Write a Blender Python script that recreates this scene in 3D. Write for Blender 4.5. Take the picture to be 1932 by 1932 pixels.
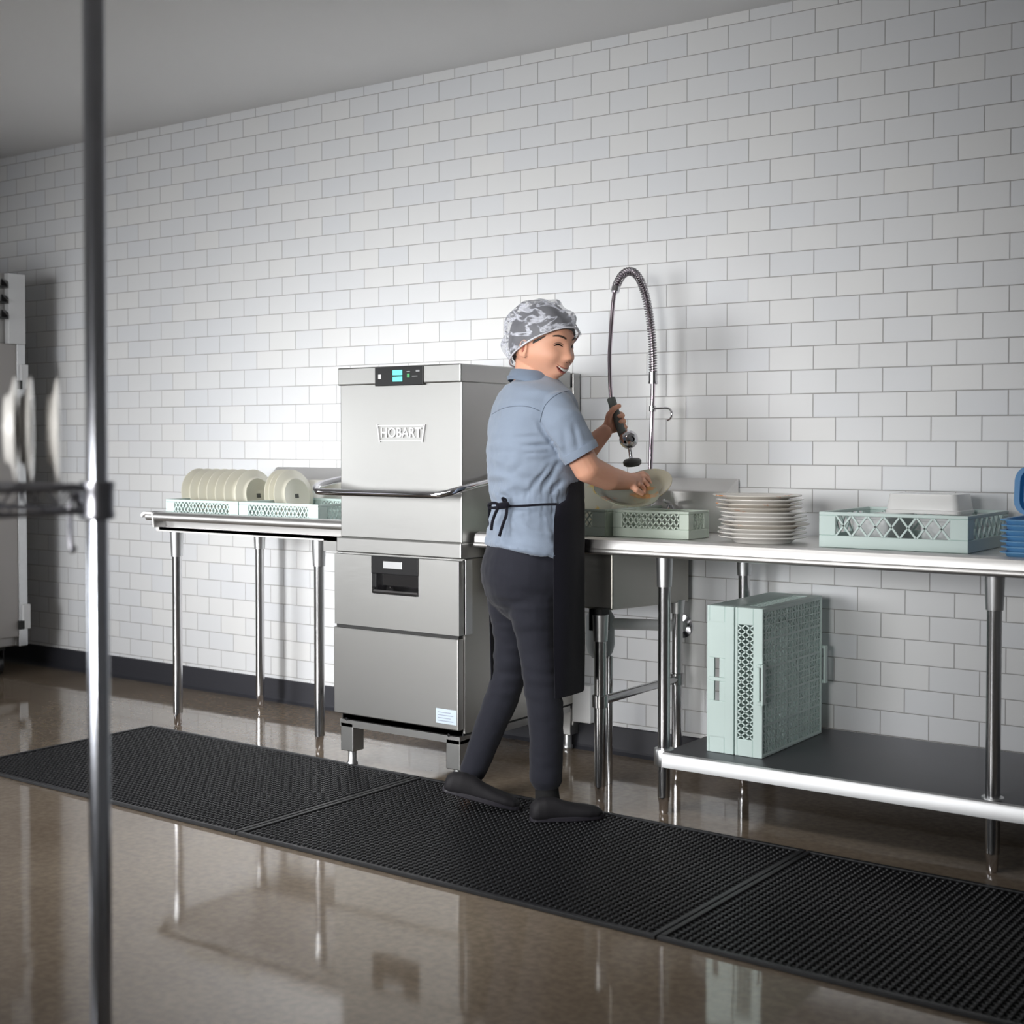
import bpy, bmesh, math, random
from mathutils import Vector, Matrix, Euler
from math import sin, cos, pi, radians
random.seed(7)
for o in list(bpy.data.objects): bpy.data.objects.remove(o, do_unlink=True)
SC = bpy.context.scene
COL = SC.collection

# ------------------------------------------------------------------ camera
FPX, YAW, PITCH, CYP, CAMD, CAMH = 2591.07, .6197, .0264, 900., 4.611, 1.23
cam_d = bpy.data.cameras.new('camera'); cam = bpy.data.objects.new('camera', cam_d); COL.objects.link(cam)
cam.location = (0, -CAMD, CAMH)
cam.rotation_euler = (pi/2 - PITCH, 0, YAW)
cam_d.sensor_width = 36; cam_d.lens = FPX/1932*36
cam_d.shift_y = (CYP-966)/1932
cam_d.clip_start = .05; cam_d.clip_end = 60
cam_d.dof.use_dof = True; cam_d.dof.focus_distance = 4.9; cam_d.dof.aperture_fstop = 3.4
SC.camera = cam

# ------------------------------------------------------------------ world, lights, exposure
w = bpy.data.worlds.new('world'); SC.world = w; w.use_nodes = True
w.node_tree.nodes['Background'].inputs[0].default_value = (.75, .8, .88, 1)
w.node_tree.nodes['Background'].inputs[1].default_value = .15
def area(name, loc, target, sx, sy, power, col=(1, 1, 1), spread=180):
    d = bpy.data.lights.new(name, 'AREA'); d.shape = 'RECTANGLE'; d.size = sx; d.size_y = sy
    d.energy = power; d.color = col; d.spread = radians(spread)
    o = bpy.data.objects.new(name, d); COL.objects.link(o); o.location = loc
    o.rotation_euler = (Vector(target)-Vector(loc)).to_track_quat('-Z', 'Y').to_euler()
    return o
def spot(name, loc, target, power, cone, radius, col=(1, 1, 1), blend=1.0):
    d = bpy.data.lights.new(name, 'SPOT'); d.energy = power; d.color = col; d.spot_size = radians(cone); d.spot_blend = blend; d.shadow_soft_size = radius
    o = bpy.data.objects.new(name, d); COL.objects.link(o); o.location = loc
    o.rotation_euler = (Vector(target)-Vector(loc)).to_track_quat('-Z', 'Y').to_euler()
    return o
spot('key_spotlight', (-6.6, -3.0, 1.2), (-2.6, 0, .95), 66, 66, .32, (.97, .985, 1))
area('front_fill', (-3.9, -6.9, 1.45), (-3.4, 0, .95), 3.2, 1.5, 17, (.985, .99, 1), 52)  # added soft fill behind the camera, no real window there
area('front_fill_low', (-4.6, -6.9, 1.35), (-3.5, 0, .75), 2.4, 1.5, 7, (.985, .99, 1), 32)  # second added fill, aimed lower at the wall; not a window
area('left_wash_fill', (-6.0, -6.9, 1.45), (-5.5, 0, .95), 1.6, 1.4, 9.5, (.985, .99, 1), 38)  # added wash that brightens the left part of the tiled wall
spot('low_fill_spot', (-5.5, -6.8, 1.2), (-3.8, 0, .7), 340, 30, .5, (1, .99, .975))  # unseen fill spot, added to balance brightness along the wall
area('right_fill', (-1.1, -6.6, 1.6), (-2.6, -.8, 1.1), 1.2, 1.0, 6.5, (1, .985, .96), 34)  # added fill from the camera's side for worker and table
area('side_fill', (-7.3, -5.2, 1.5), (-1.8, -3.6, 1.2), 1.6, 1.6, 9, (.93, .97, 1), 70)  # added fill for the foreground post and plates; no window in this wall
area('overhead_fill', (-2.8, -2.6, 2.74), (-2.9, -1.1, 0), 1.8, .6, 12, (1, .985, .96), 80)  # added overhead fill for floor and tabletops, without a fixture
SC.view_settings.view_transform = 'Standard'
SC.view_settings.look = 'None'
SC.view_settings.exposure = 0.04
SC.view_settings.gamma = 1
SC.view_settings.use_curve_mapping = False

# ------------------------------------------------------------------ camera geometry: pixel of the photo -> point of the room
_cy, _sy, _cp, _sp = cos(YAW), sin(YAW), cos(PITCH), sin(PITCH)
CAMP = Vector((0, -CAMD, CAMH))
RR = Vector((_cy, _sy, 0)); FH = Vector((-_sy, _cy, 0)); ZZ = Vector((0, 0, 1))
FF = FH*_cp - ZZ*_sp; UU = FH*_sp + ZZ*_cp
def ray(px, py): return RR*((px-966)/FPX) + UU*(-(py-CYP)/FPX) + FF
def wy(px, py, y): r = ray(px, py); return CAMP + r*((y+CAMD)/r.y)
def wz(px, py, z=0): r = ray(px, py); return CAMP + r*((z-CAMH)/r.z)
def wd(px, py, d): return CAMP + ray(px, py)*d

# ------------------------------------------------------------------ helpers
def tag(o, label=None, cat=None, group=None, kind=None):
    if label: o['label'] = label
    if cat: o['category'] = cat
    if group: o['group'] = group
    if kind: o['kind'] = kind
    return o
def thing(name, label, cat, loc=(0, 0, 0), rz=0, group=None, kind=None):
    o = bpy.data.objects.new(name, None); COL.objects.link(o); o.location = loc; o.rotation_euler = (0, 0, rz)
    o.empty_display_size = .1
    return tag(o, label, cat, group, kind)
def obj(name, bm, mat, parent=None, bevel=0, smooth=None, seg=2):
    me = bpy.data.meshes.new(name)
    bmesh.ops.recalc_face_normals(bm, faces=bm.faces)
    bm.to_mesh(me); bm.free()
    for m in (mat if isinstance(mat, (list, tuple)) else [mat]): me.materials.append(m)
    o = bpy.data.objects.new(name, me); COL.objects.link(o)
    if parent: o.parent = parent
    if bevel:
        b = o.modifiers.new('bevel', 'BEVEL'); b.width = bevel; b.segments = seg; b.limit_method = 'ANGLE'
        b.angle_limit = radians(40); b.harden_normals = False
    if smooth is not None:
        me.polygons.foreach_set('use_smooth', [True]*len(me.polygons))
        if smooth < 180:
            try: me.set_sharp_from_angle(angle=radians(smooth))
            except Exception: pass
    return o
def copy_tree(o, parent=None):
    c = o.copy(); COL.objects.link(c); c.parent = parent
    for ch in list(o.children): copy_tree(ch, c)
    return c
def BM(): return bmesh.new()
def box(bm, x0, x1, y0, y1, z0, z1, m=None, mi=0):
    vs = [bm.verts.new(v) for v in ((x0,y0,z0),(x1,y0,z0),(x1,y1,z0),(x0,y1,z0),(x0,y0,z1),(x1,y0,z1),(x1,y1,z1),(x0,y1,z1))]
    if m is not None:
        for v in vs: v.co = m @ v.co
    for f in ((0,3,2,1),(4,5,6,7),(0,1,5,4),(1,2,6,5),(2,3,7,6),(3,0,4,7)):
        bm.faces.new([vs[i] for i in f]).material_index = mi
    return vs
def bar(bm, a, b, w, t, up=(0, 0, 1), mi=0):
    a, b = Vector(a), Vector(b); d = (b-a); L = d.length; d.normalize(); u = Vector(up)
    s = d.cross(u)
    if s.length < 1e-5: s = d.cross(Vector((1, 0, 0)))
    s.normalize(); u = s.cross(d).normalized()
    m = Matrix((( d.x, s.x, u.x, a.x), (d.y, s.y, u.y, a.y), (d.z, s.z, u.z, a.z), (0, 0, 0, 1)))
    box(bm, 0, L, -w/2, w/2, -t/2, t/2, m, mi)
def ring(bm, c, u, v, n=16, p=2.0):
    out = []
    for i in range(n):
        a = 2*pi*i/n; ca, sa = cos(a), sin(a)
        ex = abs(ca)**(2/p)*(1 if ca >= 0 else -1); ey = abs(sa)**(2/p)*(1 if sa >= 0 else -1)
        out.append(bm.verts.new(Vector(c)+Vector(u)*ex+Vector(v)*ey))
    return out
def skin_rings(bm, rings, caps=True, mi=0):
    for A, B in zip(rings[:-1], rings[1:]):
        n = len(A)
        for i in range(n): bm.faces.new((A[i], A[(i+1) % n], B[(i+1) % n], B[i])).material_index = mi
    if caps:
        bm.faces.new(list(reversed(rings[0]))).material_index = mi
        bm.faces.new(rings[-1]).material_index = mi
def catmull(pts, k=6):
    P = [Vector(p) for p in pts]; out = []
    for i in range(len(P)-1):
        p0 = P[max(i-1, 0)]; p1 = P[i]; p2 = P[i+1]; p3 = P[min(i+2, len(P)-1)]
        for j in range(k):
            t = j/k
            out.append(.5*((2*p1)+(-p0+p2)*t+(2*p0-5*p1+4*p2-p3)*t*t+(-p0+3*p1-3*p2+p3)*t**3))
    out.append(P[-1]); return out
def tube(bm, pts, r, n=12, caps=True, mi=0, closed=False):
    P = [Vector(p) for p in pts]; R = r if isinstance(r, (list, tuple)) else [r]*len(P)
    rings = []; nrm = None
    for i, p in enumerate(P):
        if closed: t = P[(i+1) % len(P)]-P[i-1]
        else: t = (P[min(i+1, len(P)-1)]-P[max(i-1, 0)])
        t.normalize()
        if nrm is None:
            nrm = t.orthogonal().normalized()
        else:
            nrm = (nrm - t*nrm.dot(t)).normalized()
        b = t.cross(nrm)
        rings.append(ring(bm, p, nrm*R[i], b*R[i], n))
    skin_rings(bm, rings + ([rings[0]] if closed else []), caps and not closed, mi)
def cyl(bm, a, b, r, n=20, mi=0): tube(bm, [a, b], r, n, True, mi)
def capsule(bm, a, b, ra, rb, n=14, k=5):
    a, b = Vector(a), Vector(b); d = (b-a); L = d.length; d = d.normalized() if L > 1e-6 else Vector((0, 0, 1))
    pts = []; R = []
    for i in range(k+1):
        t = pi/2*i/k; pts.append(a-d*ra*cos(t)); R.append(max(ra*sin(t), ra*.02))
    for i in range(k+1):
        t = pi/2*i/k; pts.append(b+d*rb*sin(t)); R.append(max(rb*cos(t), rb*.02))
    u = d.orthogonal().normalized(); v = d.cross(u)
    skin_rings(bm, [ring(bm, p, u*r, v*r, n) for p, r in zip(pts, R)])
def chain(bm, joints, n=14):
    for (a, ra), (b, rb) in zip(joints[:-1], joints[1:]): capsule(bm, a, b, ra, rb, n)
def lathe(bm, prof, n=32, m=None, mi=0):
    """profile of (radius, z); closes at radius 0"""
    rings = []
    for r, z in prof:
        if r < 1e-6: rings.append([bm.verts.new((0, 0, z))])
        else: rings.append([bm.verts.new((r*cos(2*pi*i/n), r*sin(2*pi*i/n), z)) for i in range(n)])
    for A, B in zip(rings[:-1], rings[1:]):
        for i in range(n):
            a = A[i % len(A)]; a2 = A[(i+1) % len(A)]; b = B[i % len(B)]; b2 = B[(i+1) % len(B)]
            vs = []
            for v in (a, a2, b2, b):
                if v not in vs: vs.append(v)
            if len(vs) > 2:
                try: bm.faces.new(vs).material_index = mi
                except ValueError: pass
    if m is not None:
        for R_ in rings:
            for v in R_: v.co = m @ v.co
def prism(bm, poly, h0, h1, axis='x', mi=0, m=None):
    """extrude a closed 2-D polygon; axis x: (y,z), y: (x,z), z: (x,y)"""
    f = {'x': lambda a, b, h: (h, a, b), 'y': lambda a, b, h: (a, h, b), 'z': lambda a, b, h: (a, b, h)}[axis]
    A = [bm.verts.new(f(a, b, h0)) for a, b in poly]; B = [bm.verts.new(f(a, b, h1)) for a, b in poly]
    if m is not None:
        for v in A+B: v.co = m @ v.co
    n = len(poly)
    for i in range(n): bm.faces.new((A[i], A[(i+1) % n], B[(i+1) % n], B[i])).material_index = mi
    bm.faces.new(A).material_index = mi; bm.faces.new(list(reversed(B))).material_index = mi
def rounded(x0, x1, y0, y1, r, k=5):
    out = []
    for cx, cy, a0 in ((x1-r, y1-r, 0), (x0+r, y1-r, pi/2), (x0+r, y0+r, pi), (x1-r, y0+r, 3*pi/2)):
        for i in range(k+1): a = a0+pi/2*i/k; out.append((cx+r*cos(a), cy+r*sin(a)))
    return out

# ------------------------------------------------------------------ materials
def nmat(name):
    m = bpy.data.materials.new(name); m.use_nodes = True; nt = m.node_tree
    return m, nt, nt.nodes['Principled BSDF']
def pbr(name, col, rough=.5, metal=0, noise=0, nscale=8, bump=0, bscale=60, **kw):
    m, nt, b = nmat(name); N = nt.nodes; L = nt.links
    b.inputs['Base Color'].default_value = (*col, 1); b.inputs['Roughness'].default_value = rough
    b.inputs['Metallic'].default_value = metal
    for k, v in kw.items(): b.inputs[k.replace('_', ' ')].default_value = v
    if noise or bump:
        tc = N.new('ShaderNodeTexCoord')
    if noise:
        n = N.new('ShaderNodeTexNoise'); n.inputs['Scale'].default_value = nscale; n.inputs['Detail'].default_value = 5
        L.new(tc.outputs['Object'], n.inputs['Vector'])
        mx = N.new('ShaderNodeMix'); mx.data_type = 'RGBA'
        mx.inputs[6].default_value = (*[c*(1-noise) for c in col], 1); mx.inputs[7].default_value = (*[min(1, c*(1+noise)) for c in col], 1)
        L.new(n.outputs['Fac'], mx.inputs[0]); L.new(mx.outputs[2], b.inputs['Base Color'])
    if bump:
        n = N.new('ShaderNodeTexNoise'); n.inputs['Scale'].default_value = bscale; n.inputs['Detail'].default_value = 3
        L.new(tc.outputs['Object'], n.inputs['Vector'])
        bp = N.new('ShaderNodeBump'); bp.inputs['Strength'].default_value = bump; bp.inputs['Distance'].default_value = .002
        L.new(n.outputs['Fac'], bp.inputs['Height']); L.new(bp.outputs[0], b.inputs['Normal'])
    return m
def steel(name, col=(.62, .62, .6), rough=.3, stretch=(1, 1, 60), var=.08):
    m, nt, b = nmat(name); N = nt.nodes; L = nt.links
    b.inputs['Base Color'].default_value = (*col, 1); b.inputs['Metallic'].default_value = 1
    tc = N.new('ShaderNodeTexCoord'); mp = N.new('ShaderNodeMapping'); mp.inputs['Scale'].default_value = stretch
    n = N.new('ShaderNodeTexNoise'); n.inputs['Scale'].default_value = 14; n.inputs['Detail'].default_value = 4
    L.new(tc.outputs['Object'], mp.inputs[0]); L.new(mp.outputs[0], n.inputs['Vector'])
    mr = N.new('ShaderNodeMapRange'); mr.inputs['To Min'].default_value = rough-var; mr.inputs['To Max'].default_value = rough+var
    L.new(n.outputs['Fac'], mr.inputs['Value']); L.new(mr.outputs[0], b.inputs['Roughness'])
    bp = N.new('ShaderNodeBump'); bp.inputs['Strength'].default_value = .04; bp.inputs['Distance'].default_value = .001
    L.new(n.outputs['Fac'], bp.inputs['Height']); L.new(bp.outputs[0], b.inputs['Normal'])
    return m
def tile_mat():
    m, nt, b = nmat('white_subway_tile'); N = nt.nodes; L = nt.links
    tc = N.new('ShaderNodeTexCoord'); mp = N.new('ShaderNodeMapping')
    # wall mesh lies in the XZ plane of the room: (x, z) -> brick (x, y)
    sx = N.new('ShaderNodeSeparateXYZ'); cx = N.new('ShaderNodeCombineXYZ')
    L.new(tc.outputs['Object'], sx.inputs[0])
    ax = N.new('ShaderNodeMath'); ax.operation = 'ADD'; ax.inputs[1].default_value = 5.797 + .085 + .17*60
    az = N.new('ShaderNodeMath'); az.operation = 'ADD'; az.inputs[1].default_value = -.0382 + .085*20
    L.new(sx.outputs[0], ax.inputs[0]); L.new(sx.outputs[2], az.inputs[0])
    L.new(ax.outputs[0], cx.inputs[0]); L.new(az.outputs[0], cx.inputs[1])
    def brick(c1, c2, mo, ms, sm):
        br = N.new('ShaderNodeTexBrick'); br.offset = .5; br.offset_frequency = 2; br.squash_frequency = 1
        br.inputs['Scale'].default_value = 1; br.inputs['Brick Width'].default_value = .17; br.inputs['Row Height'].default_value = .085
        br.inputs['Mortar Size'].default_value = ms; br.inputs['Mortar Smooth'].default_value = sm
        br.inputs['Color1'].default_value = c1; br.inputs['Color2'].default_value = c2; br.inputs['Mortar'].default_value = mo
        L.new(cx.outputs[0], br.inputs['Vector']); return br
    br = brick((.82, .84, .87, 1), (.87, .875, .875, 1), (.46, .45, .45, 1), .0017, .15)
    L.new(br.outputs['Color'], b.inputs['Base Color'])
    b2 = brick((1, 1, 1, 1), (1, 1, 1, 1), (0, 0, 0, 1), .004, 1.0)
    bp = N.new('ShaderNodeBump'); bp.inputs['Strength'].default_value = .6; bp.inputs['Distance'].default_value = .002
    L.new(b2.outputs['Color'], bp.inputs['Height']); L.new(bp.outputs[0], b.inputs['Normal'])
    mr = N.new('ShaderNodeMapRange'); mr.inputs['To Min'].default_value = .36; mr.inputs['To Max'].default_value = .8
    L.new(br.outputs['Fac'], mr.inputs['Value']); L.new(mr.outputs[0], b.inputs['Roughness'])
    b.inputs['Specular IOR Level'].default_value = .3
    return m
def floor_mat():
    m, nt, b = nmat('polished_concrete'); N = nt.nodes; L = nt.links
    tc = N.new('ShaderNodeTexCoord')
    n1 = N.new('ShaderNodeTexNoise'); n1.inputs['Scale'].default_value = 1.3; n1.inputs['Detail'].default_value = 7; n1.inputs['Roughness'].default_value = .65
    n2 = N.new('ShaderNodeTexNoise'); n2.inputs['Scale'].default_value = 45; n2.inputs['Detail'].default_value = 4
    for n in (n1, n2): L.new(tc.outputs['Object'], n.inputs['Vector'])
    cr = N.new('ShaderNodeValToRGB'); cr.color_ramp.elements[0].position = .3; cr.color_ramp.elements[1].position = .75
    cr.color_ramp.elements[0].color = (.24, .185, .135, 1); cr.color_ramp.elements[1].color = (.38, .31, .235, 1)
    L.new(n1.outputs['Fac'], cr.inputs[0])
    mx = N.new('ShaderNodeMix'); mx.data_type = 'RGBA'; mx.blend_type = 'MULTIPLY'; mx.inputs[0].default_value = .45
    L.new(cr.outputs[0], mx.inputs[6])
    cr2 = N.new('ShaderNodeValToRGB'); cr2.color_ramp.elements[0].position = .35; cr2.color_ramp.elements[1].position = .65
    cr2.color_ramp.elements[0].color = (.5, .5, .5, 1)
    L.new(n2.outputs['Fac'], cr2.inputs[0]); L.new(cr2.outputs[0], mx.inputs[7]); L.new(mx.outputs[2], b.inputs['Base Color'])
    mr = N.new('ShaderNodeMapRange'); mr.inputs['To Min'].default_value = .03; mr.inputs['To Max'].default_value = .10
    L.new(n1.outputs['Fac'], mr.inputs['Value']); L.new(mr.outputs[0], b.inputs['Roughness'])
    b.inputs['IOR'].default_value = 2.0
    bp = N.new('ShaderNodeBump'); bp.inputs['Strength'].default_value = .12; bp.inputs['Distance'].default_value = .004
    n3 = N.new('ShaderNodeTexNoise'); n3.inputs['Scale'].default_value = 5; L.new(tc.outputs['Object'], n3.inputs['Vector'])
    L.new(n3.outputs['Fac'], bp.inputs['Height']); L.new(bp.outputs[0], b.inputs['Normal'])
    return m
def stained(name, col, stain, amount=.56, scale=14, rough=.25, col2=None):
    m, nt, b = nmat(name); N = nt.nodes; L = nt.links
    tc = N.new('ShaderNodeTexCoord')
    n = N.new('ShaderNodeTexNoise'); n.inputs['Scale'].default_value = scale; n.inputs['Detail'].default_value = 6; n.inputs['Roughness'].default_value = .7
    L.new(tc.outputs['Object'], n.inputs['Vector'])
    cr = N.new('ShaderNodeValToRGB'); e = cr.color_ramp.elements
    e[0].position = amount; e[0].color = (*col, 1); e[1].position = amount+.06; e[1].color = (*stain, 1)
    if col2:
        x = e.new(amount+.14); x.color = (*col2, 1)
    L.new(n.outputs['Fac'], cr.inputs[0]); L.new(cr.outputs[0], b.inputs['Base Color'])
    b.inputs['Roughness'].default_value = rough
    return m
def fabric(name, col, rough=.85, bscale=260, weave=.25, noise=.06, sheen=.3):
    m = pbr(name, col, rough, 0, noise, 12, weave, bscale)
    b = m.node_tree.nodes['Principled BSDF']; b.inputs['Sheen Weight'].default_value = sheen
    b.inputs['Specular IOR Level'].default_value = .2
    return m
M = dict(
    tile=tile_mat(), floor=floor_mat(),
    ceiling=pbr('white_ceiling', (.9, .9, .9), .9), paint=pbr('grey_wall_paint', (.7, .7, .7), .8, noise=.04),
    base=pbr('dark_rubber_baseboard', (.035, .036, .045), .45),
    steel=steel('brushed_steel', (.47, .47, .46), .36, (1, 1, 60)),
    steelv=steel('tube_steel', (.6, .6, .61), .2, (30, 30, 1), .05),
    steeltop=steel('table_steel', (.76, .75, .74), .42, (1, 40, 40)),
    galv=pbr('galvanised_sheet', (.68, .69, .7), .36, 1, noise=.1, nscale=20),
    chrome=pbr('chrome', (.75, .74, .77), .1, 1),
    darkmetal=pbr('dark_gap', (.02, .02, .02), .6),
    black=pbr('black_plastic', (.012, .012, .013), .3),
    rubber=pbr('black_rubber', (.016, .016, .018), .55, bump=.15, bscale=200),
    matr=pbr('black_rubber_mat', (.02, .021, .024), .42, noise=.2, nscale=3),
    mint=pbr('mint_plastic', (.68, .82, .79), .4, noise=.05, nscale=6),
    plate=pbr('cream_china', (.86, .83, .70), .18, Coat_Weight=.3),
    platew=pbr('white_china', (.92, .9, .87), .2, Coat_Weight=.3),
    white=pbr('white_plastic', (.86, .87, .88), .35),
    blue=pbr('blue_plastic', (.05, .28, .62), .35),
    bluel=pbr('light_blue_plastic', (.16, .42, .74), .4),
    teal=None, red=None,
)
def emit(name, col, s):
    m, nt, b = nmat(name); b.inputs['Base Color'].default_value = (*col, 1)
    b.inputs['Emission Color'].default_value = (*col, 1); b.inputs['Emission Strength'].default_value = s; return m
M['teal'] = emit('teal_display', (.1, .75, .72), .9)
M['green'] = emit('green_indicator', (.05, .3, .1), .3)

# ================================================================== ROOM
XL, XR, YB, ZC = -7.4, 2.2, -7.2, 2.80
bm = BM(); box(bm, XL, XR, 0, .12, 0, ZC); tag(obj('wall_back', bm, M['tile']), kind='structure')
bm = BM(); box(bm, XL-.12, XL, YB, 0.12, 0, ZC); tag(obj('wall_left', bm, M['paint']), kind='structure')
bm = BM(); box(bm, XR, XR+.12, YB, .12, 0, ZC); tag(obj('wall_right', bm, M['paint']), kind='structure')
bm = BM(); box(bm, XL-.12, XR+.12, YB-.12, YB, 0, ZC); tag(obj('wall_front', bm, M['paint']), kind='structure')
bm = BM(); box(bm, XL-.12, XR+.12, YB-.12, .12, -.1, 0); tag(obj('floor', bm, M['floor']), kind='structure')
bm = BM(); box(bm, XL-.12, XR+.12, YB-.12, .12, ZC, ZC+.1); tag(obj('ceiling', bm, M['ceiling']), kind='structure')
bm = BM(); prism(bm, [(0, 0), (-.022, 0), (-.010, .012), (-.006, .02), (-.006, .104), (0, .108)], XL, XR, 'x')
tag(obj('baseboard_back', bm, M['base']), kind='structure')

# ================================================================== floor mats
mat_proto = None
def rubber_mat(x0, x1, yb0, yb1, wid, label):
    """one module of the runner: raised studs and holes in a bordered sheet"""
    L = x1-x0; root = thing('rubber_mat', label, 'floor mat', (x0, yb0, 0), math.atan2(yb1-yb0, L), 'black rubber mats laid end to end')
    H = .012; bd = .016; nx = max(1, round((L-2*bd)/.0203)); ny = round((wid-2*bd)/.0203)
    dx = (L-2*bd)/nx; dy = (wid-2*bd)/ny
    bm = BM()
    # frame with bevelled outer edge
    for (a, b, c, d) in ((0, L, -bd, 0), (0, L, -wid, -wid+bd), (0, bd, -wid+bd, -bd), (L-bd, L, -wid+bd, -bd)):
        box(bm, a, b, c, d, .001, H)
    obj('border', bm, M['matr'], root, bevel=.002)
    bm = BM(); h0 = H*.35
    # grid of holes: webs between the holes as low bars plus a stud at each crossing
    for i in range(1, nx): box(bm, bd+i*dx-.0030, bd+i*dx+.0030, -wid+bd, -bd, .001, H*.72)
    for j in range(1, ny): box(bm, bd, L-bd, -wid+bd+j*dy-.0026, -wid+bd+j*dy+.0026, .001, H*.55)
    for i in range(1, nx):
        for j in range(1, ny):
            cx = bd+i*dx; cy = -wid+bd+j*dy; r = .0062; A = []; B = []
            for k in range(6):
                a = pi/3*k; A.append(bm.verts.new((cx+r*cos(a), cy+r*sin(a), H*.5))); B.append(bm.verts.new((cx+r*.75*cos(a), cy+r*.75*sin(a), H)))
            for k in range(6): bm.faces.new((A[k], A[(k+1) % 6], B[(k+1) % 6], B[k]))
            bm.faces.new(B)
    obj('perforated_field', bm, M['matr'], root)
    return root
rubber_mat(-4.66, -3.155, -.742, -.768, .885, 'black perforated rubber mat module at left end of the runner, below the clean dish table')
rubber_mat(-3.15, -1.645, -.768, -.794, .885, 'black perforated rubber mat module under the standing worker')
rubber_mat(-1.64, -.60, -.794, -.812, .885, 'black perforated rubber mat module at the lower right, in front of the shelf table')

# ================================================================== tables
def leg(parent, x, y, ztop, sock=.11, r=.0205, foot=.055):
    bm = BM(); cyl(bm, (x, y, foot), (x, y, ztop), r, 24)
    l = obj('leg', bm, M['steelv'], parent, smooth=40)
    bm = BM(); lathe(bm, [(0, 0), (.011, 0), (.016, .006), (.016, foot-.02), (.0185, foot-.012), (.0185, foot+.004), (0, foot+.004)], 20, Matrix.Translation((x, y, 0)))
    obj('foot', bm, M['chrome'], l, smooth=40)
    bm = BM(); lathe(bm, [(r+.0005, ztop-sock), (r+.004, ztop-sock), (r+.005, ztop-sock+.02), (r+.008, ztop), (r+.0005, ztop)], 20, Matrix.Translation((x, y, 0)))
    obj('socket', bm, M['galv'], l, smooth=40)
    return l
# --- clean dish table on the left of the machine
TL = thing('dish_table', 'stainless steel clean dish table left of the dishwasher, holding racks of plates', 'table', (-4.2, -.35, 0))
def rel(o):  # keep world coordinates of the meshes under a placed empty
    for c in o.children: c.location = Vector(c.location)-Vector(o.location)
zs = .862
bm = BM()
X0, X1 = -4.70, -3.56
prism(bm, [(-.70, zs), (-.03, zs), (-.03, zs-.02), (-.70, zs-.02)], X0+.03, X1, 'x')
obj('worktop', bm, M['steeltop'], TL)
# raised rolled rim: front and left end
def rim_front(bm, x0, x1, zt, zw, yb=-.66, yf=-.735, zb=None):
    zb = zb if zb is not None else zw-.005
    p = [(yb, zw), (yb-.008, zt-.006), (yb-.014, zt), (yf+.018, zt), (yf+.006, zt-.005), (yf, zt-.018), (yf+.004, zt-.032), (yf+.012, zt-.036),
         (yf+.014, zt-.032), (yf+.010, zt-.02), (yf+.02, zt-.008), (yb-.018, zt-.008), (yb-.012, zb), (yb, zb)]
    prism(bm, p, x0, x1, 'x')
bm = BM(); rim_front(bm, X0+.0, X1, .925, zs, zb=zs-.002)
p = [(X0+.06, zs), (X0+.05, .919), (X0+.044, .925), (X0-.012, .925), (X0-.026, .919), (X0-.030, .908), (X0-.02, .9), (X0-.014, .908), (X0+.0, .916), (X0+.04, .916), (X0+.05, zs-.002)]
prism(bm, p, -.735, -.03, 'y')
obj('raised_rim', bm, M['steeltop'], TL, smooth=50)
bm = BM(); box(bm, X0+.05, X1, -.70, -.60, zs-.014, zs-.001); box(bm, X0+.05, X0+.065, -.645, -.04, zs-.03, zs-.018); box(bm, X0+.07, X1, -.12, -.1, zs-.04, zs-.018)
obj('apron_frame', bm, M['steel'], TL)
bm = BM(); box(bm, -3.69, -3.60, -.70, -.60, zs-.06, zs-.014); obj('machine_bracket', bm, M['steel'], TL)
bm = BM(); prism(bm, [(-.105, zs), (-.105, 1.055), (-.04, 1.108), (-.012, 1.108), (-.012, 1.10), (-.036, 1.10), (-.098, 1.05), (-.098, zs)], -4.60, X1-.03, 'x')
prism(bm, [(-.105, zs), (-.105, 1.055), (-.04, 1.108), (-.012, 1.108), (-.012, zs)], -4.606, -4.60, 'x')
obj('backsplash', bm, M['steeltop'], TL)
for (x, y) in ((-4.607, -.64), (-4.63, -.13), (-3.79, -.62)): leg(TL, x, y, zs-.02)
rel(TL)

# --- soiled dish table, sink and shelf on the right
TR = thing('work_table', 'long stainless steel work table right of the dishwasher with sink and lower shelf', 'table', (-1.4, -.35, 0))
zt = .893; X0, X1 = -2.935, .35
bm = BM()
prism(bm, [(-.03, zt), (-.63, zt), (-.655, .903), (-.70, .907), (-.722, .900), (-.727, .888), (-.727, .862), (-.722, .856), (-.715, .858), (-.70, .87), (-.60, .878), (-.03, .878)], X0, X1, 'x')
obj('worktop', bm, M['steeltop'], TR, smooth=35)
bm = BM(); cyl(bm, (X0, -.722, .862), (X1, -.722, .862), .011, 14)
obj('rolled_edge', bm, M['steeltop'], TR, smooth=60)
bm = BM()
for y in (-.62, -.12): box(bm, X0+.1, X1, y-.02, y+.02, .845, .878)
obj('apron_frame', bm, M['galv'], TR)
bm = BM(); Xs = -2.255
prism(bm, [(-.105, zt), (-.105, 1.045), (-.025, 1.09), (-.012, 1.09), (-.012, zt)], X0, Xs, 'x')
obj('backsplash', bm, M['steeltop'], TR, bevel=.003)
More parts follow.
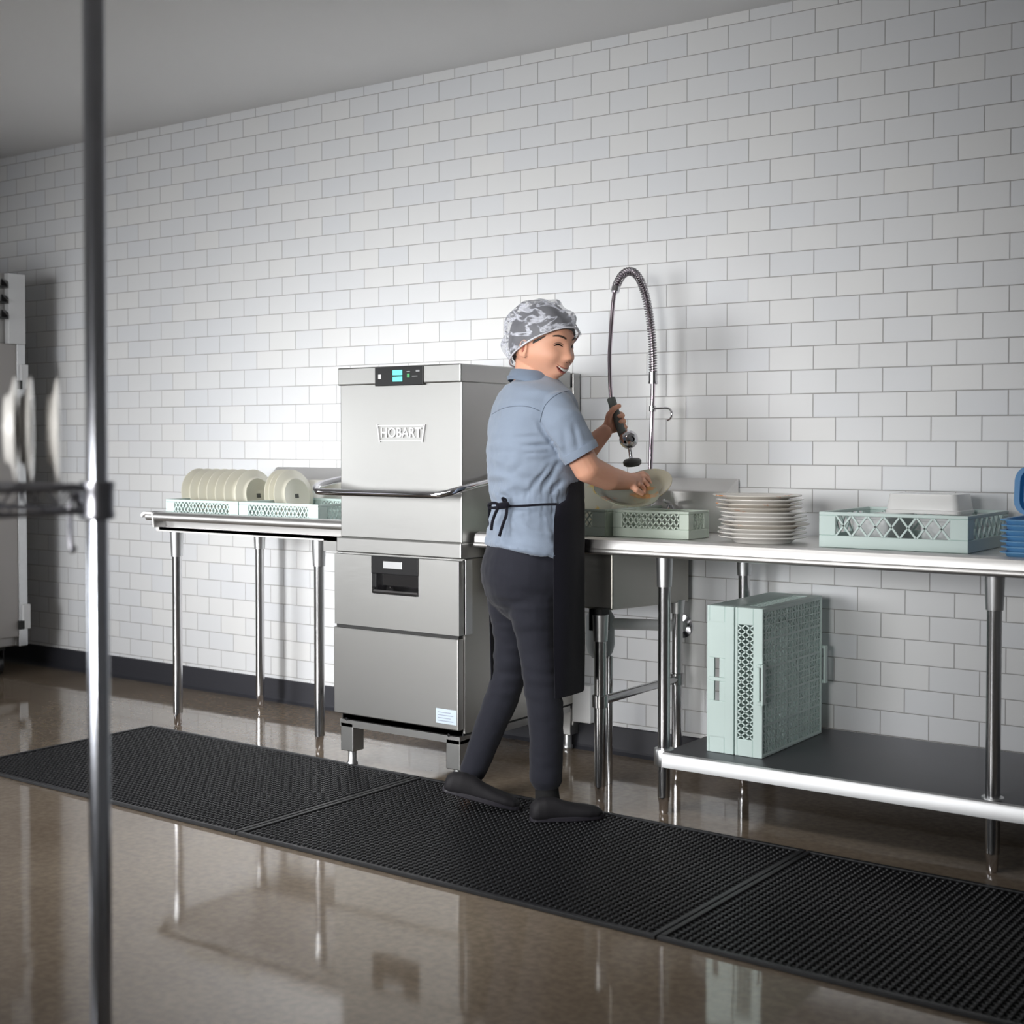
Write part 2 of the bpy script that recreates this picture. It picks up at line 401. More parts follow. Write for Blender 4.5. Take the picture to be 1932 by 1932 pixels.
# sink bowl hanging below
bm = BM()
sx0, sx1 = -2.86, -2.44
for (a, za, zb_) in ((sx0, .655, .635), (sx1, .65, .628)):
    pass
P = [(sx0, -.60, .65), (sx1, -.60, .65), (sx1, -.05, .628), (sx0, -.05, .628)]
bot = [bm.verts.new(p) for p in P]; top = [bm.verts.new((p[0], p[1], .878)) for p in P]
for i in range(4): bm.faces.new((bot[i], bot[(i+1) % 4], top[(i+1) % 4], top[i]))
bm.faces.new(list(reversed(bot))); bm.faces.new(top)
obj('sink_bowl', bm, steel('sink_steel', (.42, .41, .38), .36, (1, 1, 40)), TR, bevel=.006)
LA = leg(TR, -2.456, -.652, .64, sock=.09)
bm = BM(); box(bm, -2.49, -2.44, -.67, -.62, .585, .66); obj('leg_bracket', bm, M['darkmetal'], LA)
LA2 = leg(TR, -2.456, -.11, .64, sock=.05)
bm = BM(); cyl(bm, (-2.456, -.652, .345), (-2.456, -.11, .345), .0155, 16)
lathe(bm, [(.0215, -.022), (.027, -.02), (.028, .02), (.0215, .022)], 18, Matrix.Translation((-2.456, -.652, .345)))
lathe(bm, [(.0215, -.022), (.027, -.02), (.028, .02), (.0215, .022)], 18, Matrix.Translation((-2.456, -.11, .345)))
obj('cross_rail', bm, M['steelv'], TR, smooth=40)
for (x, y) in ((-2.21, -.65), (-1.143, -.65), (-.08, -.65), (-2.165, -.15), (-1.12, -.13), (-.08, -.13)): leg(TR, x, y, .86)
SZ = .212
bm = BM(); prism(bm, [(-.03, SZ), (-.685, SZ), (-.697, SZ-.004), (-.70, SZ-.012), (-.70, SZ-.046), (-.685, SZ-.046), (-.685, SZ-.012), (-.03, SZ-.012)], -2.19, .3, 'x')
SH = obj('lower_shelf', bm, pbr('shaded_shelf_sheet', (.16, .16, .175), .38, .75, noise=.12, nscale=3), TR, smooth=30)  # sheet coloured darker to carry the shadow under the table
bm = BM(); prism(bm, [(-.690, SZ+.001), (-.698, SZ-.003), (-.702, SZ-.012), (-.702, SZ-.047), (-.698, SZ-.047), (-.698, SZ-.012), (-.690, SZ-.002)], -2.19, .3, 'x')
obj('shelf_edge', bm, pbr('lit_sheet_edge', (.8, .81, .82), .42, .85), SH, smooth=30)  # lip of the same sheet, its lit look put into a lighter colour
for x in (-2.215, -1.143, -.08):
    for y in (-.65,):
        bm = BM(); lathe(bm, [(.0210, -.03), (.031, -.03), (.033, -.026), (.033, .022), (.031, .026), (.0210, .026)], 20, Matrix.Translation((x if x > -2 else -2.21, y, SZ-.022)))
        obj('shelf_collar', bm, M['galv'], SH, smooth=40)
rel(TR)

# --- drain plumbing
PD = thing('drain_pipe', 'white sink drain pipe with trap running under the sink to the wall', 'pipe', (-2.62, -.3, .6))
e1 = wy(1262, 1180, -.09); e2 = wy(1284, 1182, -.02)
bm = BM(); tube(bm, catmull([(-2.6, -.42, .635), (-2.6, -.42, .60), (-2.585, -.41, .577), Vector((-2.56, -.39, .572)), e1, e2, (e2.x, -.002, e2.z)], 6), .021, 16); obj('pipe', bm, M['white'], PD, smooth=60)
bm = BM(); lathe(bm, [(.0, -.05), (.03, -.05), (.045, -.03), (.052, .0), (.05, .10), (.035, .125), (0, .125)], 24, Matrix.Translation((-2.6, -.42, .5)))
obj('trap_body', bm, pbr('grey_plastic', (.5, .54, .56), .4), PD, smooth=50)
bm = BM(); lathe(bm, [(.019, 0), (.045, 0), (.045, .008), (.019, .012)], 24, Matrix.Translation((e2.x, -.001, e2.z)) @ Matrix.Rotation(pi/2, 4, 'X'))
obj('wall_flange', bm, M['chrome'], PD, smooth=50)
bm = BM(); cyl(bm, (-2.56, -.42, .46), (-2.56, -.42, .001), .011, 12); obj('outlet_pipe', bm, M['steelv'], PD, smooth=50)
rel(PD)
JB = thing('outlet_box', 'small pale metal outlet box low on the tiled wall behind the worker', 'outlet', wy(1093, 1360, -.03))
bm = BM(); box(bm, -.07, .07, -.03, .029, 0, .15); obj('cover', bm, M['white'], JB, bevel=.006)
bm = BM(); cyl(bm, (-.04, -.031, .11), (-.04, -.036, .11), .006, 10); obj('screw', bm, M['darkmetal'], JB)

# ================================================================== the door type dishwasher
MX0, MX1, MY0, MY1 = -3.548, -2.952, -.79, -.06
DW = thing('dishwasher', 'tall stainless steel hood-type commercial dishwasher with wraparound handle', 'dishwasher', (-3.25, -.42, 0))
st = M['steel']
bm = BM(); box(bm, MX0+.02, MX1-.0, MY0+.012, MY1, .868, 1.44); hood = obj('hood', bm, st, DW, bevel=.004)
bm = BM(); box(bm, MX0+.015, MX1+.003, MY0+.002, MY1-.02, 1.436, 1.502); cap = obj('top_cap', bm, st, DW, bevel=.005)
bm = BM(); box(bm, MX0+.03, MX1-.004, MY0+.016, MY1-.03, 1.428, 1.437); obj('gap', bm, M['darkmetal'], cap)
bm = BM(); box(bm, MX0+.006, MX1+.004, MY0+.002, MY1+.02, .812, .869); obj('shoulder', bm, st, DW, bevel=.005)
bm = BM(); box(bm, MX1-.06, MX1+.003, MY1+.0, -.012, .10, 1.497); box(bm, MX0+.04, MX0+.1, MY1, -.012, .10, 1.497); box(bm, MX0+.1, MX1-.06, -.05, -.03, 1.0, 1.49)
obj('rear_column', bm, st, DW, bevel=.004)
bm = BM(); box(bm, MX0+.012, MX1-.012, MY0+.03, MY1-.02, .17, .815); obj('body', bm, st, DW)
# front panels
bm = BM()
def panel_hole(bm, x0, x1, z0, z1, hx0, hx1, hz0, hz1, y0, y1):
    box(bm, x0, hx0, y0, y1, z0, z1); box(bm, hx1, x1, y0, y1, z0, z1); box(bm, hx0, hx1, y0, y1, z0, hz0); box(bm, hx0, hx1, y0, y1, hz1, z1)
panel_hole(bm, MX0, MX1-.003, .541, .805, -3.361, -3.139, .668, .806-.004, MY0-.001, MY0+.03)
fp = obj('access_panel', bm, st, DW)
bm = BM(); box(bm, -3.361, -3.139, MY0-.006, MY0+.004, .742, .806); box(bm, -3.361, -3.340, MY0-.002, MY0+.02, .69, .742)
hp = obj('handle_plate', bm, M['black'], fp, bevel=.002)
bm = BM(); box(bm, -3.302, -3.210, MY0-.0085, MY0-.005, .762, .790); obj('nameplate', bm, M['galv'], hp, bevel=.002)
bm = BM(); box(bm, -3.34, -3.139, MY0+.018, MY0+.022, .668, .745); prism(bm, [(MY0+.02, .668), (MY0-.008, .668), (MY0-.008, .676), (MY0-.004, .682), (MY0+.02, .70)], -3.350, -3.142, 'x')
obj('grip_recess', bm, M['chrome'], fp)
bm = BM(); box(bm, MX0-.004, MX1-.006, MY0-.003, MY0+.03, .203, .529); lp = obj('lower_panel', bm, st, DW, bevel=.004)
bm = BM(); box(bm, MX0+.004, MX1-.01, MY0+.006, MY0+.03, .528, .542); obj('panel_gap', bm, M['darkmetal'], lp)
bm = BM(); box(bm, -3.057, -2.964, MY0-.0045, MY0-.0025, .224, .276); stk = obj('sticker', bm, pbr('pale_blue_label', (.62, .72, .86), .5), lp)
bm = BM()
for k in range(4): box(bm, -3.048, -2.99+.012*(k % 2), MY0-.0052, MY0-.0044, .262-.01*k, .265-.01*k)
obj('print_lines', bm, pbr('grey_print', (.35, .4, .5), .6), stk)
# side seam panel on the right
bm = BM(); box(bm, MX1-.012, MX1+.004, MY0+.03, MY0+.07, .541, .81); obj('side_strip', bm, M['galv'], DW, bevel=.002)
bm = BM(); box(bm, MX1-.012, MX1+.0, MY0+.03, MY1, .19, .81); obj('side_panel', bm, steel('side_steel', (.5, .49, .465), .42, (1, 1, 60)), DW)
# base frame and legs
bm = BM(); box(bm, MX0+.008, MX1-.008, MY0+.03, MY1, .178, .206); obj('plinth', bm, M['darkmetal'], DW)
bm = BM(); box(bm, MX0+.022, MX1-.004, MY0+.004, MY0+.02, .155, .181); box(bm, MX0+.022, MX1-.004, MY1-.03, MY1-.01, .155, .181)
box(bm, MX0+.022, MX0+.04, MY0+.02, MY1-.03, .155, .181); box(bm, MX1-.02, MX1-.004, MY0+.02, MY1-.03, .155, .181)
bs = obj('base_frame', bm, st, DW)
for x in (-3.487, -3.0): bm = BM(); cyl(bm, (x, MY0+.004, .185), (x, MY0-.004, .185), .006, 12); obj('bolt', bm, M['chrome'], bs)
for (x, y) in ((MX0+.055, MY0+.035), (MX1-.035, MY0+.035), (MX0+.055, MY1-.035), (MX1-.035, -.04)):
    bm = BM(); box(bm, x-.031, x+.031, y-.031, y+.031, .062, .17); lg = obj('leg', bm, st, DW, bevel=.003)
    bm = BM(); lathe(bm, [(0, 0), (.019, 0), (.021, .004), (.021, .014), (.016, .02), (.016, .066), (0, .066)], 20, Matrix.Translation((x, y, 0)))
    obj('foot', bm, M['galv'], lg, smooth=40)
# control panel
bm = BM(); box(bm, -3.343, -3.115, MY0-.003, MY0+.004, 1.430, 1.499); cp = obj('control_panel', bm, M['black'], cap, bevel=.002)
cp.parent = DW
def bits(name, rects, mat, y0=MY0-.0045, y1=MY0-.0028):
    bm = BM()
    for a, b_, c, d in rects: box(bm, a, b_, y0, y1, c, d)
    return obj(name, bm, mat, cp)
bits('display', [(-3.256, -3.211, 1.468, 1.486), (-3.256, -3.211, 1.445, 1.462)], M['teal'])
bits('buttons', [(-3.325, -3.312, 1.456, 1.472)], M['white'])
bits('icons', [(-3.147, -3.13, 1.478, 1.484), (-3.165, -3.14, 1.461, 1.4635), (-3.19, -3.175, 1.478, 1.481)], pbr('grey_icons', (.3, .31, .32), .5))
bits('indicator', [(-3.188, -3.176, 1.458, 1.472)], M['green'])
# embossed name in a bracket frame
def text_mesh(name, body, size, mat, parent, loc, rot, extrude=.001, sx=1):
    c = bpy.data.curves.new(name, 'FONT'); c.body = body; c.size = size; c.extrude = extrude; c.align_x = 'CENTER'; c.align_y = 'CENTER'; c.offset = size*.012
    t = bpy.data.objects.new(name+'_tmp', c); COL.objects.link(t)
    me = bpy.data.meshes.new_from_object(t); bpy.data.objects.remove(t, do_unlink=True)
    me.materials.clear(); me.materials.append(mat)
    o = bpy.data.objects.new(name, me); COL.objects.link(o); o.parent = parent; o.location = loc; o.rotation_euler = rot; o.scale = (sx, 1, 1)
    return o
emb = pbr('polished_emboss', (.74, .74, .75), .4, .5)
cxl, czl = (-3.344-3.113)/2, 1.258
lt = text_mesh('lettering', 'HOBART', .050, emb, DW, (cxl, MY0+.010, czl), (pi/2, 0, 0), .0035, .97)
bm = BM(); yy0, yy1 = MY0+.006, MY0+.014
w2, h2 = .115, .029; th = .0035
P1 = [(-w2, h2+.002), (-w2+.012, -h2-.004), (-w2+.017, -h2-.004), (-w2+.006, h2+.002)]
for sgn in (1, -1):
    poly = [(cxl+sgn*a, czl+b_) for a, b_ in P1]
    prism(bm, poly, yy0, yy1, 'y')
box(bm, cxl-w2+.004, cxl+w2-.004, yy0, yy1, czl+h2-th, czl+h2); box(bm, cxl-w2+.014, cxl+w2-.014, yy0, yy1, czl-h2-.001, czl-h2+th-.001)
obj('emblem_frame', bm, emb, DW)
# wraparound handle: one bent tube with two welded brackets
zH = 1.045
hp_ = [(MX0-.012, -.30, 1.19), (MX0-.05, -.40, 1.15), (MX0-.05, -.62, 1.095), (MX0-.045, -.82, zH+.02), (MX0+.0, -.885, zH), (MX0+.07, -.90, zH-.003), (-3.25, -.90, zH-.003),
       (MX1-.07, -.90, zH-.003), (MX1-.0, -.885, zH), (MX1+.045, -.82, zH+.02), (MX1+.05, -.62, 1.095), (MX1+.05, -.40, 1.15), (MX1+.012, -.30, 1.19)]
bm = BM(); tube(bm, catmull(hp_, 8), .0125, 16); hd = obj('lift_handle', bm, M['chrome'], DW, smooth=60)
for s_, x in ((-1, MX0+.02), (1, MX1)):
    bm = BM(); box(bm, min(x, x+s_*.035), max(x, x+s_*.035), -.34, -.28, 1.165, 1.215)
    obj('handle_bracket', bm, M['galv'], hd, bevel=.004)
rel(DW)
hd.location = (0, 0, 0); hd.location = -Vector(DW.location)

# ================================================================== mint plastic rack
def make_rack(label, wx=.45, wy_=.45, h=.095, group=None, cells=16, rows=2, mat=None):
    root = thing('dish_rack', label, 'dish rack', (0, 0, 0), 0, group)
    mint = mat or M['mint']; t = .010; hx, hy = wx/2, wy_/2; zl0, zl1 = h*.34, h*.90; post = min(.055, wy_*.25, wx*.25)
    bm = BM()
    # bottom band, top rim, corner posts
    for (z0, z1) in ((.0, zl0), (zl1, h)):
        for (a, b_, c, d) in ((-hx, hx, -hy, -hy+t), (-hx, hx, hy-t, hy), (-hx, -hx+t, -hy+t, hy-t), (hx-t, hx, -hy+t, hy-t)):
            box(bm, a, b_, c, d, z0, z1)
    for sx in (-1, 1):
        for sy in (-1, 1):
            x0, x1 = sorted((sx*hx, sx*(hx-post))); y0, y1 = sorted((sy*hy, sy*(hy-t)))
            box(bm, x0, x1, y0, y1, zl0, zl1)
            x0, x1 = sorted((sx*hx, sx*(hx-t))); y0, y1 = sorted((sy*(hy-t), sy*(hy-post)))
            box(bm, x0, x1, y0, y1, zl0, zl1)
    obj('frame', bm, mint, root, bevel=.0025)
    # diamond lattice of each side
    z0, z1 = zl0-.002, zl1+.002; hh = z1-z0
    for ax in (0, 1):
        half = (hx, hy)[ax]; n = max(1, round((2*half-2*post)/(hh/rows*.75))); st_ = (2*half-2*post)/n
        for s in (-1, 1):
            off = s*((hy, hx)[ax]-t/2); bm = BM()
            for k in range(rows):
                za, zb = z0+hh*k/rows, z0+hh*(k+1)/rows
                for i in range(n):
                    u0 = -half+post+i*st_; u1 = u0+st_
                    for (ua, ub) in ((u0, u1), (u1, u0)):
                        a = (ua, off, za) if ax == 0 else (off, ua, za); b_ = (ub, off, zb) if ax == 0 else (off, ub, zb)
                        bar(bm, a, b_, .0055 if rows == 1 else .0042, .006, (0, 1, 0) if ax == 0 else (1, 0, 0))
            obj('lattice', bm, mint, root)
    # open grid of the floor
    bm = BM(); n = cells; zz = .008
    for i in range(n+1):
        u = -hx+t+(wx-2*t)*i/n; wv = .0075 if i % 4 == 0 else .0042
        box(bm, u-wv/2, u+wv/2, -hy+t, hy-t, .002, zz+(.006 if i % 4 == 0 else 0))
        v = -hy+t+(wy_-2*t)*i/n
        box(bm, -hx+t, hx-t, v-wv/2, v+wv/2, .0025, zz+.0005+(.006 if i % 4 == 0 else 0))
    dia = (wx-2*t)/n
    for i in range(n):
        for j in range(n):
            cx = -hx+t+(i+.5)*dia; cy = -hy+t+(j+.5)*(wy_-2*t)/n
            if (i+j) % 2 == 0: bar(bm, (cx-dia/2, cy-dia/2, .005), (cx+dia/2, cy+dia/2, .005), .003, .005)
            else: bar(bm, (cx-dia/2, cy+dia/2, .005), (cx+dia/2, cy-dia/2, .005), .003, .005)
    obj('floor_grid', bm, mint, root)
    return root
def add_pegs(root, wx=.45, wy_=.45, ny=9, nx=7):
    bm = BM(); box(bm, -wx/2+.03, wx/2-.03, -.003, .003, .004, .0085)
    for j in range(ny):
        y = -wy_/2+.04+(wy_-.08)*j/(ny-1); box(bm, -wx/2+.03, wx/2-.03, y-.003, y+.003, .004, .0088)
    for i in range(nx):
        for j in range(ny):
            x = -wx/2+.03+(wx-.06)*i/(nx-1); y = -wy_/2+.04+(wy_-.08)*j/(ny-1)
            lathe(bm, [(.0045, .008), (.0035, .05), (.002, .062), (0, .064)], 6, Matrix.Translation((x, y, 0)))
    obj('pegs', bm, M['mint'], root)

# --- plates
def plate_prof(R, H=.022, th=.004):
    o = [(0, .003), (R*.55, .003), (R*.60, 0), (R*.64, 0), (R*.66, .004), (R*.74, H*.55), (R*.98, H-.003), (R, H-.001), (R*.995, H+.001), (R*.97, H+.001),
         (R*.73, H*.55+.005), (R*.64, .009), (R*.60, .0075), (0, .007)]
    return o
def plate(label, R, mat, m, group=None, name='dinner_plate', cat='plate', foot=None, H=.022):
    bm = BM(); lathe(bm, plate_prof(R, H), 48); o = obj(name, bm, mat, smooth=50)
    o.matrix_world = m; tag(o, label, cat, group)
    if foot:
        bm = BM(); box(bm, -.011, .011, -.009, .009, .0018, .0031); f = obj('maker_mark', bm, foot, o)
    return o
mark = pbr('grey_maker_mark', (.12, .12, .11), .6)
ords = ['first', 'second', 'third', 'fourth', 'fifth', 'sixth', 'seventh', 'eighth', 'ninth', 'tenth', 'eleventh', 'twelfth']
# racks on the clean table
RL1 = make_rack('mint rack full of cream plates at the outer end of the left table', group='mint racks on the clean dish table')
RL1.location = (-4.47, -.40, zs+.001); add_pegs(RL1)
RL1.scale = (1, 1, 1.20)
RL2 = copy_tree(RL1); RL2.location = (-4.015, -.40, zs+.001)
RL2['label'] = 'mint rack with three cream plates, next to the dishwasher on the left table'
def standing(x, y, z, R, tilt, rz=0):
    # plate on its edge, foot side towards +X
    return Matrix.Translation((x, y, z+R*cos(tilt))) @ Matrix.Rotation(rz, 4, 'Z') @ Matrix.Rotation(-pi/2+tilt, 4, 'Y') @ Matrix.Rotation(pi/2, 4, 'Z')
R0 = .118
xs1 = [wy(c, 940, -.40).x for c in (387, 403, 419, 435, 451, 468, 489)]
for i, x in enumerate(xs1):
    lab = 'clean cream plate standing in the outer mint rack, %s from its left end' % ords[i]
    if i == 6: lab = 'clean cream plate at the right end of the outer mint rack, face in view'
    plate(lab, R0, M['plate'], standing(x, -.40, zs+.014, R0, radians(-9)), 'clean plates standing in the mint racks', foot=mark if i == 6 else None)
xs2 = [wy(c, 940, -.33).x for c in (543, 551, 561)]
for i, x in enumerate(xs2):
    lab = ['leftmost of the three clean cream plates in the rack next to the dishwasher', 'middle one of the three clean cream plates in the rack next to the dishwasher',
           'clean cream plate standing nearest the dishwasher, its maker mark in view'][i]
    plate(lab, R0, M['plate'], standing(x, -.33, zs+.014, R0, radians(-9)), 'clean plates standing in the mint racks', foot=mark if i == 2 else None)
# racks on the work table
SAGE = pbr('sage_plastic', (.56, .64, .56), .42, noise=.05, nscale=6)
RA = make_rack('mint plastic rack on the sink edge of the work table, below the held plate', wx=.30, wy_=.15, mat=SAGE)
RA.location = (-2.362, -.405, zt+.001)
RB = make_rack('small mint plastic rack beside the worker holding a standing food-smeared plate', wx=.27, wy_=.42, mat=SAGE)
RB.location = (-2.66, -.30, zt+.001)
RC = make_rack('mint plastic rack holding white containers at the right end of the work table', wx=.47, wy_=.42, h=.112, rows=1)
RC.location = (-1.497, -.30, zt+.001)
bm = BM(); box(bm, -.232, -.222, -.2125, -.209, .0, .0315); box(bm, -.118, -.106, -.2125, -.209, .0, .0315)
bm.free()
# two racks standing on edge on the lower shelf
def stand_rack(label, x0):
    r = make_rack(label, .48, .48, .097, group='mint racks standing on the lower shelf', cells=20)
    r.rotation_euler = (0, -pi/2, 0)   # local z -> -x
    r.location = (x0, -.355, SZ+.241)
    return r
RS2 = stand_rack('mint rack standing on edge on the lower shelf, grid base facing right', -1.884)
RS1 = stand_rack('mint rack with two handle slots, standing left on the lower shelf', -1.985)
# solid front with slots on the left rack, handle loops on the right one
for ch in list(RS1.children):
    if ch.name.startswith('lattice'): bpy.data.objects.remove(ch, do_unlink=True)
t = .010
for s in (-1, 1):
    bm = BM(); y0, y1 = sorted((s*.24, s*.23))
    for (a, b_) in ((-.19, -.070), (-.006, .006), (.070, .19)): box(bm, a, b_, y0, y1, .03, .09)
    for (a, b_) in ((-.070, -.006), (.006, .070)):
        box(bm, a, b_, y0, y1, .03, .052); box(bm, a, b_, y0, y1, .070, .09)
    obj('side_wall', bm, M['mint'], RS1, bevel=.002)
    bm = BM(); box(bm, y0, y1, -.19, .19, .03, .09); obj('side_wall', bm, M['mint'], RS1, bevel=.002)
for r in (RS2,):
    for s in (-1, 1):
        bm = BM(); y0, y1 = sorted((s*.2405, s*.262))
        box(bm, -.065, .065, y0, y1, -.012, -.004); box(bm, -.065, -.055, y0, y1, -.004, .012); box(bm, .055, .065, y0, y1, -.004, .012)
        y2, y3 = sorted((s*.2405, s*.246)); box(bm, -.062, .062, y2, y3, .008, .014)
        obj('grip', bm, M['mint'], r, bevel=.002)
    bm = BM(); box(bm, -.055, .055, -.2415, -.2402, -.002, .0075); obj('grip_slot', bm, M['darkmetal'], r)

# dirty plates
dirtA = stained('china_with_orange_stains', (.8, .76, .7), (.75, .3, .12), .60, 9, .25, (.6, .35, .12))
dirtB = stained('china_with_sauce', (.21, .225, .16), (.36, .15, .04), .55, 10, .3, (.42, .4, .2))
dirtC = stained('china_with_egg_stains', (.72, .72, .6), (.85, .6, .12), .53, 10, .3, (.8, .75, .5))
dirtD = stained('china_with_oil_film', (.50, .46, .35), (.6, .48, .2), .6, 7, .25)
cst = wy(1434, 980, -.40)
npl = 11; zz = zt+.001
for i in range(npl):
    R = .143+random.uniform(-.003, .003) + (.004 if i < 4 else 0)
    dx = (-.012 if i > 6 else .01) + random.uniform(-.008, .008)
    m = Matrix.Translation((-1.968+dx*.8, -.43+random.uniform(-.01, .01), zz)) @ Matrix.Rotation(random.uniform(0, 6), 4, 'Z') @ Matrix.Rotation(radians(random.uniform(-.25, .25)), 4, 'X')
    lab = {0: 'bottom plate of the tall stack of used white plates', npl-1: 'top plate of the tall stack, orange food remains on it'}.get(i, 'used white plate in the stack beside the sink, %s from the bottom' % ords[i])
    plate(lab, R, dirtA if i in (10, 8, 7, 3) else M['platew'], m, 'used plates stacked on the work table'); zz += .0135
def tilted(c, nrm, spin=0):
    q = Vector(nrm).to_track_quat('Z', 'Y'); return Matrix.Translation(c) @ q.to_matrix().to_4x4() @ Matrix.Rotation(spin, 4, 'Z')
PH = plate('food-smeared plate held tilted in the right hand of the worker', .110, dirtB, tilted(wd(1180, 936, 4.58), (UU*.82 - FF*.44 + RR*.10), 1.0))
PB = plate('cream plate with oily film behind the held plate, at the sink', .110, dirtD, tilted(wd(1214, 929, 4.76), (UU*.72 - FF*.42 + RR*-.30), .4))
PC = plate('dirty plate with yellow smears standing in the small rack beside the worker', .125, dirtC, tilted(Vector((-2.655, -.38, zt+.135)), (-FF*.92+RR*.2+UU*.3), 2.2))
# containers in rack C
def bin_(name, label, c, sx, sy, h, r, mat, z0, lip=.004, taper=.94, inv=False):
    bm = BM(); rings = []
    prof = [(taper*.98, 0), (taper, .004), (1.0, h-.012), (1.0+lip*8, h-.010), (1.0+lip*8, h), (.965, h), (taper*.93, .008), (taper*.9, .0079)]
    for s, z in prof:
        rings.append([bm.verts.new((x*s, y*s, z)) for x, y in rounded(-sx/2, sx/2, -sy/2, sy/2, r)])
    skin_rings(bm, rings)
    o = obj(name, bm, mat, smooth=45); o.location = (c[0], c[1], z0)
    if inv: o.rotation_euler = (pi, 0, 0); o.location.z = z0+h
    return o
wr = pbr('white_glazed', (.95, .95, .94), .25, Coat_Weight=.3)
tag(bin_('food_pan', 'pan', (-1.475, -.22), .235, .17, .062, .02, wr, .998, inv=True), cat='container', group=None)
bpy.data.objects['food_pan']['label'] = 'upturned white rectangular food pan resting on the two small bins in the right rack'
b1 = tag(bin_('storage_bin', '', (-1.600, -.30), .12, .25, .083, .015, M['white'], zt+.016), 'small white bin in the right mint rack, left of the two', 'container', 'small white bins in the mint rack')
b2 = tag(bin_('storage_bin', '', (-1.380, -.30), .12, .25, .083, .015, M['white'], zt+.016), 'small white bin in the right mint rack, right of the two', 'container', 'small white bins in the mint rack')
# blue trays at the right end of the table
def tray(name, label, loc, rot, sx, sy, h, mat, group=None):
    bm = BM(); rings = []
    for s, z in ((.90, 0), (.915, .002), (.94, h-.004), (1.0, h-.003), (1.0, h), (.93, h), (.90, .005), (.88, .0045)):
        rings.append([bm.verts.new((x*s, y*s, z)) for x, y in rounded(-sx/2, sx/2, -sy/2, sy/2, .045)])
    skin_rings(bm, rings); o = obj(name, bm, mat, smooth=45); o.location = loc; o.rotation_euler = rot
    return tag(o, label, 'tray', group)
for i in range(7):
    tray('food_tray', 'light blue plastic tray, %s from the bottom of the table end pile' % ords[i], (-.955+.003*(i % 2), -.44, zt+.0015+i*.0155), (0, 0, 0), .40, .32, .017,
         M['bluel'], 'light blue trays piled at the table end')
tray('serving_tray', 'large blue tray standing upright on the light blue tray pile', (-.935, -.36, 1.004+.075), (pi/2-.12, 0, 0), .46, .15, .024, M['blue'])
bpy.data.objects['serving_tray'].location.z = 1.004+.0745

# ================================================================== pre-rinse faucet
FA = thing('pre_rinse_faucet', 'chrome pre-rinse faucet with tall riser, spring arch and hanging hose', 'faucet', (-2.575, -.14, zt))
bx = -2.56
bm = BM(); lathe(bm, [(0, 0), (.03, 0), (.032, .006), (.022, .02), (.02, .05), (.024, .06), (.024, .085), (.014, .1), (0, .1)], 24, Matrix.Translation((bx, -.14, zt)))
cyl(bm, (bx-.09, -.14, zt+.07), (bx+.09, -.14, zt+.07), .016, 16)
for s in (-1, 1):
    lathe(bm, [(0, 0), (.018, 0), (.02, .03), (.012, .045), (0, .045)], 16, Matrix.Translation((bx+s*.09, -.14, zt+.055)))
fb = obj('valve_body', bm, M['chrome'], FA, smooth=50)
for s in (-1, 1):
    bm = BM(); capsule(bm, (bx+s*.09, -.15, zt+.108), (bx+s*.105, -.215, zt+.118), .007, .006, 10); obj('valve_handle', bm, M['chrome'], fb, smooth=60)
pr = pbr('rosy_chrome', (.72, .62, .70), .16, 1)
bm = BM(); cyl(bm, (bx, -.14, zt+.09), wy(1232, 722, -.13), .0085, 14); obj('riser_pipe', bm, pr, FA, smooth=60)
arch = [wy(1232, 724, -.13), wy(1232, 690, -.13), wy(1231, 650, -.135), wy(1226, 600, -.15), wy(1217, 555, -.18), wy(1205, 524, -.22), wy(1190, 512, -.26), wy(1174, 519, -.30), wy(1162, 541, -.33)]
ap = catmull(arch, 10)
hang = [wy(1162, 541, -.33), wy(1157, 570, -.345), wy(1153, 620, -.36), wy(1150, 670, -.37), wy(1151, 720, -.38), wy(1153, 752, -.385)]
bm = BM(); tube(bm, ap, .0085, 12); obj('hose', bm, pr, FA, smooth=60)
bm = BM(); tube(bm, catmull(hang, 8), .0075, 12); obj('hose', bm, pr, FA, smooth=60)
# spring coil around the arch
bm = BM(); sp = []; turns = 58; n = turns*8; nrm = None
import bisect
cum = [0]
for a, b_ in zip(ap[:-1], ap[1:]): cum.append(cum[-1]+(b_-a).length)
for k in range(n+1):
    s = cum[-1]*k/n; i = min(len(ap)-2, bisect.bisect_right(cum, s)-1); f = (s-cum[i])/max(1e-9, cum[i+1]-cum[i])
    p = ap[i].lerp(ap[i+1], f); t_ = (ap[i+1]-ap[i]).normalized()
    nrm = t_.orthogonal().normalized() if nrm is None else (nrm-t_*nrm.dot(t_)).normalized()
    a = 2*pi*k/8; sp.append(p+(nrm*cos(a)+t_.cross(nrm)*sin(a))*.0145)
tube(bm, sp, .0024, 5); obj('spring', bm, pbr('spring_steel', (.4, .38, .4), .25, 1), FA, smooth=80)
bm = BM(); cyl(bm, wy(1232, 724, -.13), wy(1232, 702, -.13), .0165, 18); cyl(bm, wy(1232, 724, -.13), wy(1232, 720, -.13), .018, 18)
obj('spring_collar', bm, M['chrome'], FA, smooth=40); bm = BM()
q = wy(1162, 541, -.33); cyl(bm, q, q+(hang[1]-q).normalized()*.02, .016, 16)
obj('spring_collar', bm, M['chrome'], FA, smooth=40)
h0 = wy(1231, 771, -.135)
bm = BM(); tube(bm, catmull([h0, h0+Vector((.03, -.02, 0)), h0+Vector((.085, -.04, 0)), h0+Vector((.105, -.045, -.012)), h0+Vector((.104, -.045, -.035)), h0+Vector((.088, -.045, -.045))], 5), .004, 8)
lathe(bm, [(.0085, -.012), (.013, -.01), (.013, .01), (.0085, .012)], 16, Matrix.Translation(h0)); obj('hose_hook', bm, M['chrome'], FA, smooth=60)
